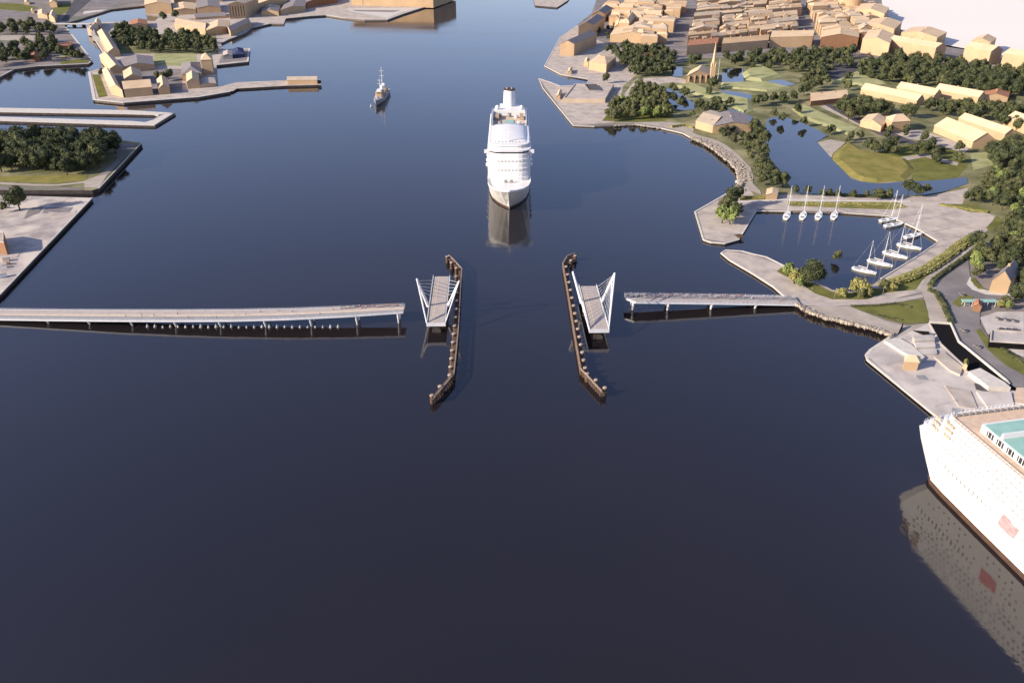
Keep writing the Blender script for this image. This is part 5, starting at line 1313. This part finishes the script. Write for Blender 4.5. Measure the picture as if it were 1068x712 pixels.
hedge([(700,133),(715,131),(724,134)], 5, 2.0, 'leaf3', 'round scrub patch on the sandy point left of the boathouse')
hedge([(888,320),(915,319),(935,317),(950,321)], 2.5, 1.0, 'leaf1', 'scattered dark scrub on the triangular lawn, upper edge')
hedge([(915,329),(928,332),(940,334)], 2.5, 1.0, 'leaf1', 'scattered dark scrub on the triangular lawn, lower edge')
hedge([(1038,359),(1055,370),(1070,381)], 4, 1.2, 'leaf1', 'dark grass hedge below the pale yard')
hedge([(770,206),(790,206.5),(797,207)], 4, 1.4, 'leaf3', 'ochre planting left of the small cream hut')
hedge([(742,104),(746,101)], 4, 1.6, 'leaf1', 'left small bush on the pale rampart'); hedge([(769,108),(772,106)], 4, 1.6, 'leaf1', 'right small bush on the pale rampart')

# boulders of the stone banks: uncountable
def rocks(pts, wd, n, label, s=(.7, 1.7), z=1.6):
    q = [G(x, y, 1) for x, y in pts]; g_ = random.Random(n); mb_ = MB(); L = [(b_ - a_).length for a_, b_ in zip(q, q[1:])]
    for k in range(n):
        i = g_.choices(range(len(L)), L)[0]; d_ = q[i + 1] - q[i]; nn = Vector((-d_.y, d_.x, 0)).normalized(); f_ = g_.uniform(-.5, .5)
        p = q[i] + d_ * g_.random() + nn * f_ * wd; r_ = g_.uniform(*s)
        vs_ = []; top = z + f_ * -side_sign * 1.6
        mbx = MB(); mbx.sphere((p.x, p.y, max(.0, top) + .2), r_, 6, 4, .28, (1, g_.uniform(.7, 1.2), .8)); mb_.add(mbx.v, mbx.f)
    return tag(mb_.build('boulders', 'rock'), label, 'boulders', None, 'stuff')
side_sign = 1
rocks([(724,144.5),(740,150.5),(753,159.5),(769,172.5),(776,180),(777,190)], 13, 1100, 'pale boulders heaped along the shore promenade below the tan house')
rocks([(833,318.5),(841,324.5),(860,332),(892,339),(908,343),(932,351)], 5.5, 420, 'pale boulders of the bank where the right footbridge lands')
rocks([(768,197),(773.7,189.5),(771,194)], 4, 60, 'boulders around the shore below the statue')
side_sign = 1
def bank_edge(pts, n, label): rocks(pts, 3, n, label, (.5, 1.1), .8)
bank_edge([(640,131.5),(662,130.5),(688,134)], 120, 'rough stones under the park shore')

# ---- small clutter: parked cars, street lamps, containers
def make_car():
    t = thing('parked_car', 'car', 'car', (0, 0, -400))
    b = MB().loft([[Vector((-.9, -2.2, .3)), Vector((.9, -2.2, .3)), Vector((.85, -2.15, .85)), Vector((-.85, -2.15, .85))], [Vector((-.9, 2.2, .3)), Vector((.9, 2.2, .3)), Vector((.85, 2.15, .8)), Vector((-.85, 2.15, .8))]]).build('body', 'slate', t)
    MB().loft([[Vector((-.8, -1.7, .83)), Vector((.8, -1.7, .83)), Vector((.8, 1.1, .82)), Vector((-.8, 1.1, .82))], [Vector((-.65, -1.2, 1.45)), Vector((.65, -1.2, 1.45)), Vector((.65, .4, 1.45)), Vector((-.65, .4, 1.45))]]).build('cabin', 'glass', t)
    MB().box((0, -.4, 1.47), (1.25, 1.5, .06)).build('roof', 'slate', t)
    for x in (-.9, .9):
        for y in (-1.35, 1.35): MB().tube((x - .1, y, .33), (x + .1, y, .33), .33, n=10).build('wheel', 'asphalt', t)
    return t
car = make_car(); car_i = 0
def put_car(px, py, rz_, label, group):
    o = copy_tree(car, None, G(px, py, LZ + .5), rz_, None, label, group)
for k in range(3): put_car(1041 + k * 8.2, 333 + k * 1.0, .1, 'car parked in the row on the pale yard at the right edge', 'cars parked on the pale yard')
for k in range(3): put_car(1044 + k * 7, 344 + k * .4, 1.5, 'car parked in the front row above the dark garage', 'cars parked above the dark garage')
put_car(1005, 345, .35, 'car driving on the shaded road beside the black ramp', None); put_car(1019, 362, .7, 'car on the shaded road where it bends below the yard', None)
put_car(1003, 308, .2, 'car on the road left of the turquoise canopy', None)
for c_ in list(car.children): bpy.data.objects.remove(c_)
bpy.data.objects.remove(car)
lamp = thing('street_lamp', 'lamp', 'street lamp', (0, 0, -400))
MB().tube((0, 0, 0), (0, 0, 7), .11, .07, 6).build('pole', 'grey', lamp); MB().box((0, -.5, 7), (.18, 1.2, .1)).build('arm', 'grey', lamp); MB().box((0, -1.1, 6.95), (.3, .6, .12)).build('lamp_head', 'steel', lamp)
def lamps(pts, label, group):
    for x, y in pts: copy_tree(lamp, None, G(x, y, LZ + .3), 0, None, label, group)
lamps([(845,310),(870,311),(895,310.5),(920,309)], 'grey street lamp along the road behind the right bridge landing', 'street lamps along the bridge landing road')
lamps([(940,222.5),(955,231),(972,242)], 'grey street lamp on the diagonal quay edge of the yacht basin', 'street lamps on the diagonal quay')
lamps([(925,380),(950,402),(975,424)], 'grey street lamp along the water edge of the lower quay', 'street lamps on the lower quay')
for c_ in list(lamp.children): bpy.data.objects.remove(c_)
bpy.data.objects.remove(lamp)
# benches on the square and pale planters on the left quay
def crate(px, py, size, m, lab, rz_=.3):
    o = thing('crate', lab, 'crate', G(px, py, LZ_LEFT + .1), rz_); MB().box((0, 0, size[2] / 2), size).build('box', m, o); MB().box((0, 0, size[2] + .06), (size[0] + .1, size[1] + .1, .12)).build('lid', 'grey', o)
crate(7, 272, (4, 3, 2), 'wood', 'tan crate beside the brown block on the left quay'); crate(5, 279, (3, 2, 1.6), 'white', 'white crate below the tan one on the left quay')
crate(3, 289, (5, 2.4, 2.2), 'white', 'long white container lowest on the left quay', .7); crate(9, 275.5, (2, 2, 1.4), 'redroof', 'small red crate beside the tan one on the left quay')
crate(8, 217, (3, 2, 1.5), 'grey', 'grey crate below the small tree on the left quay')
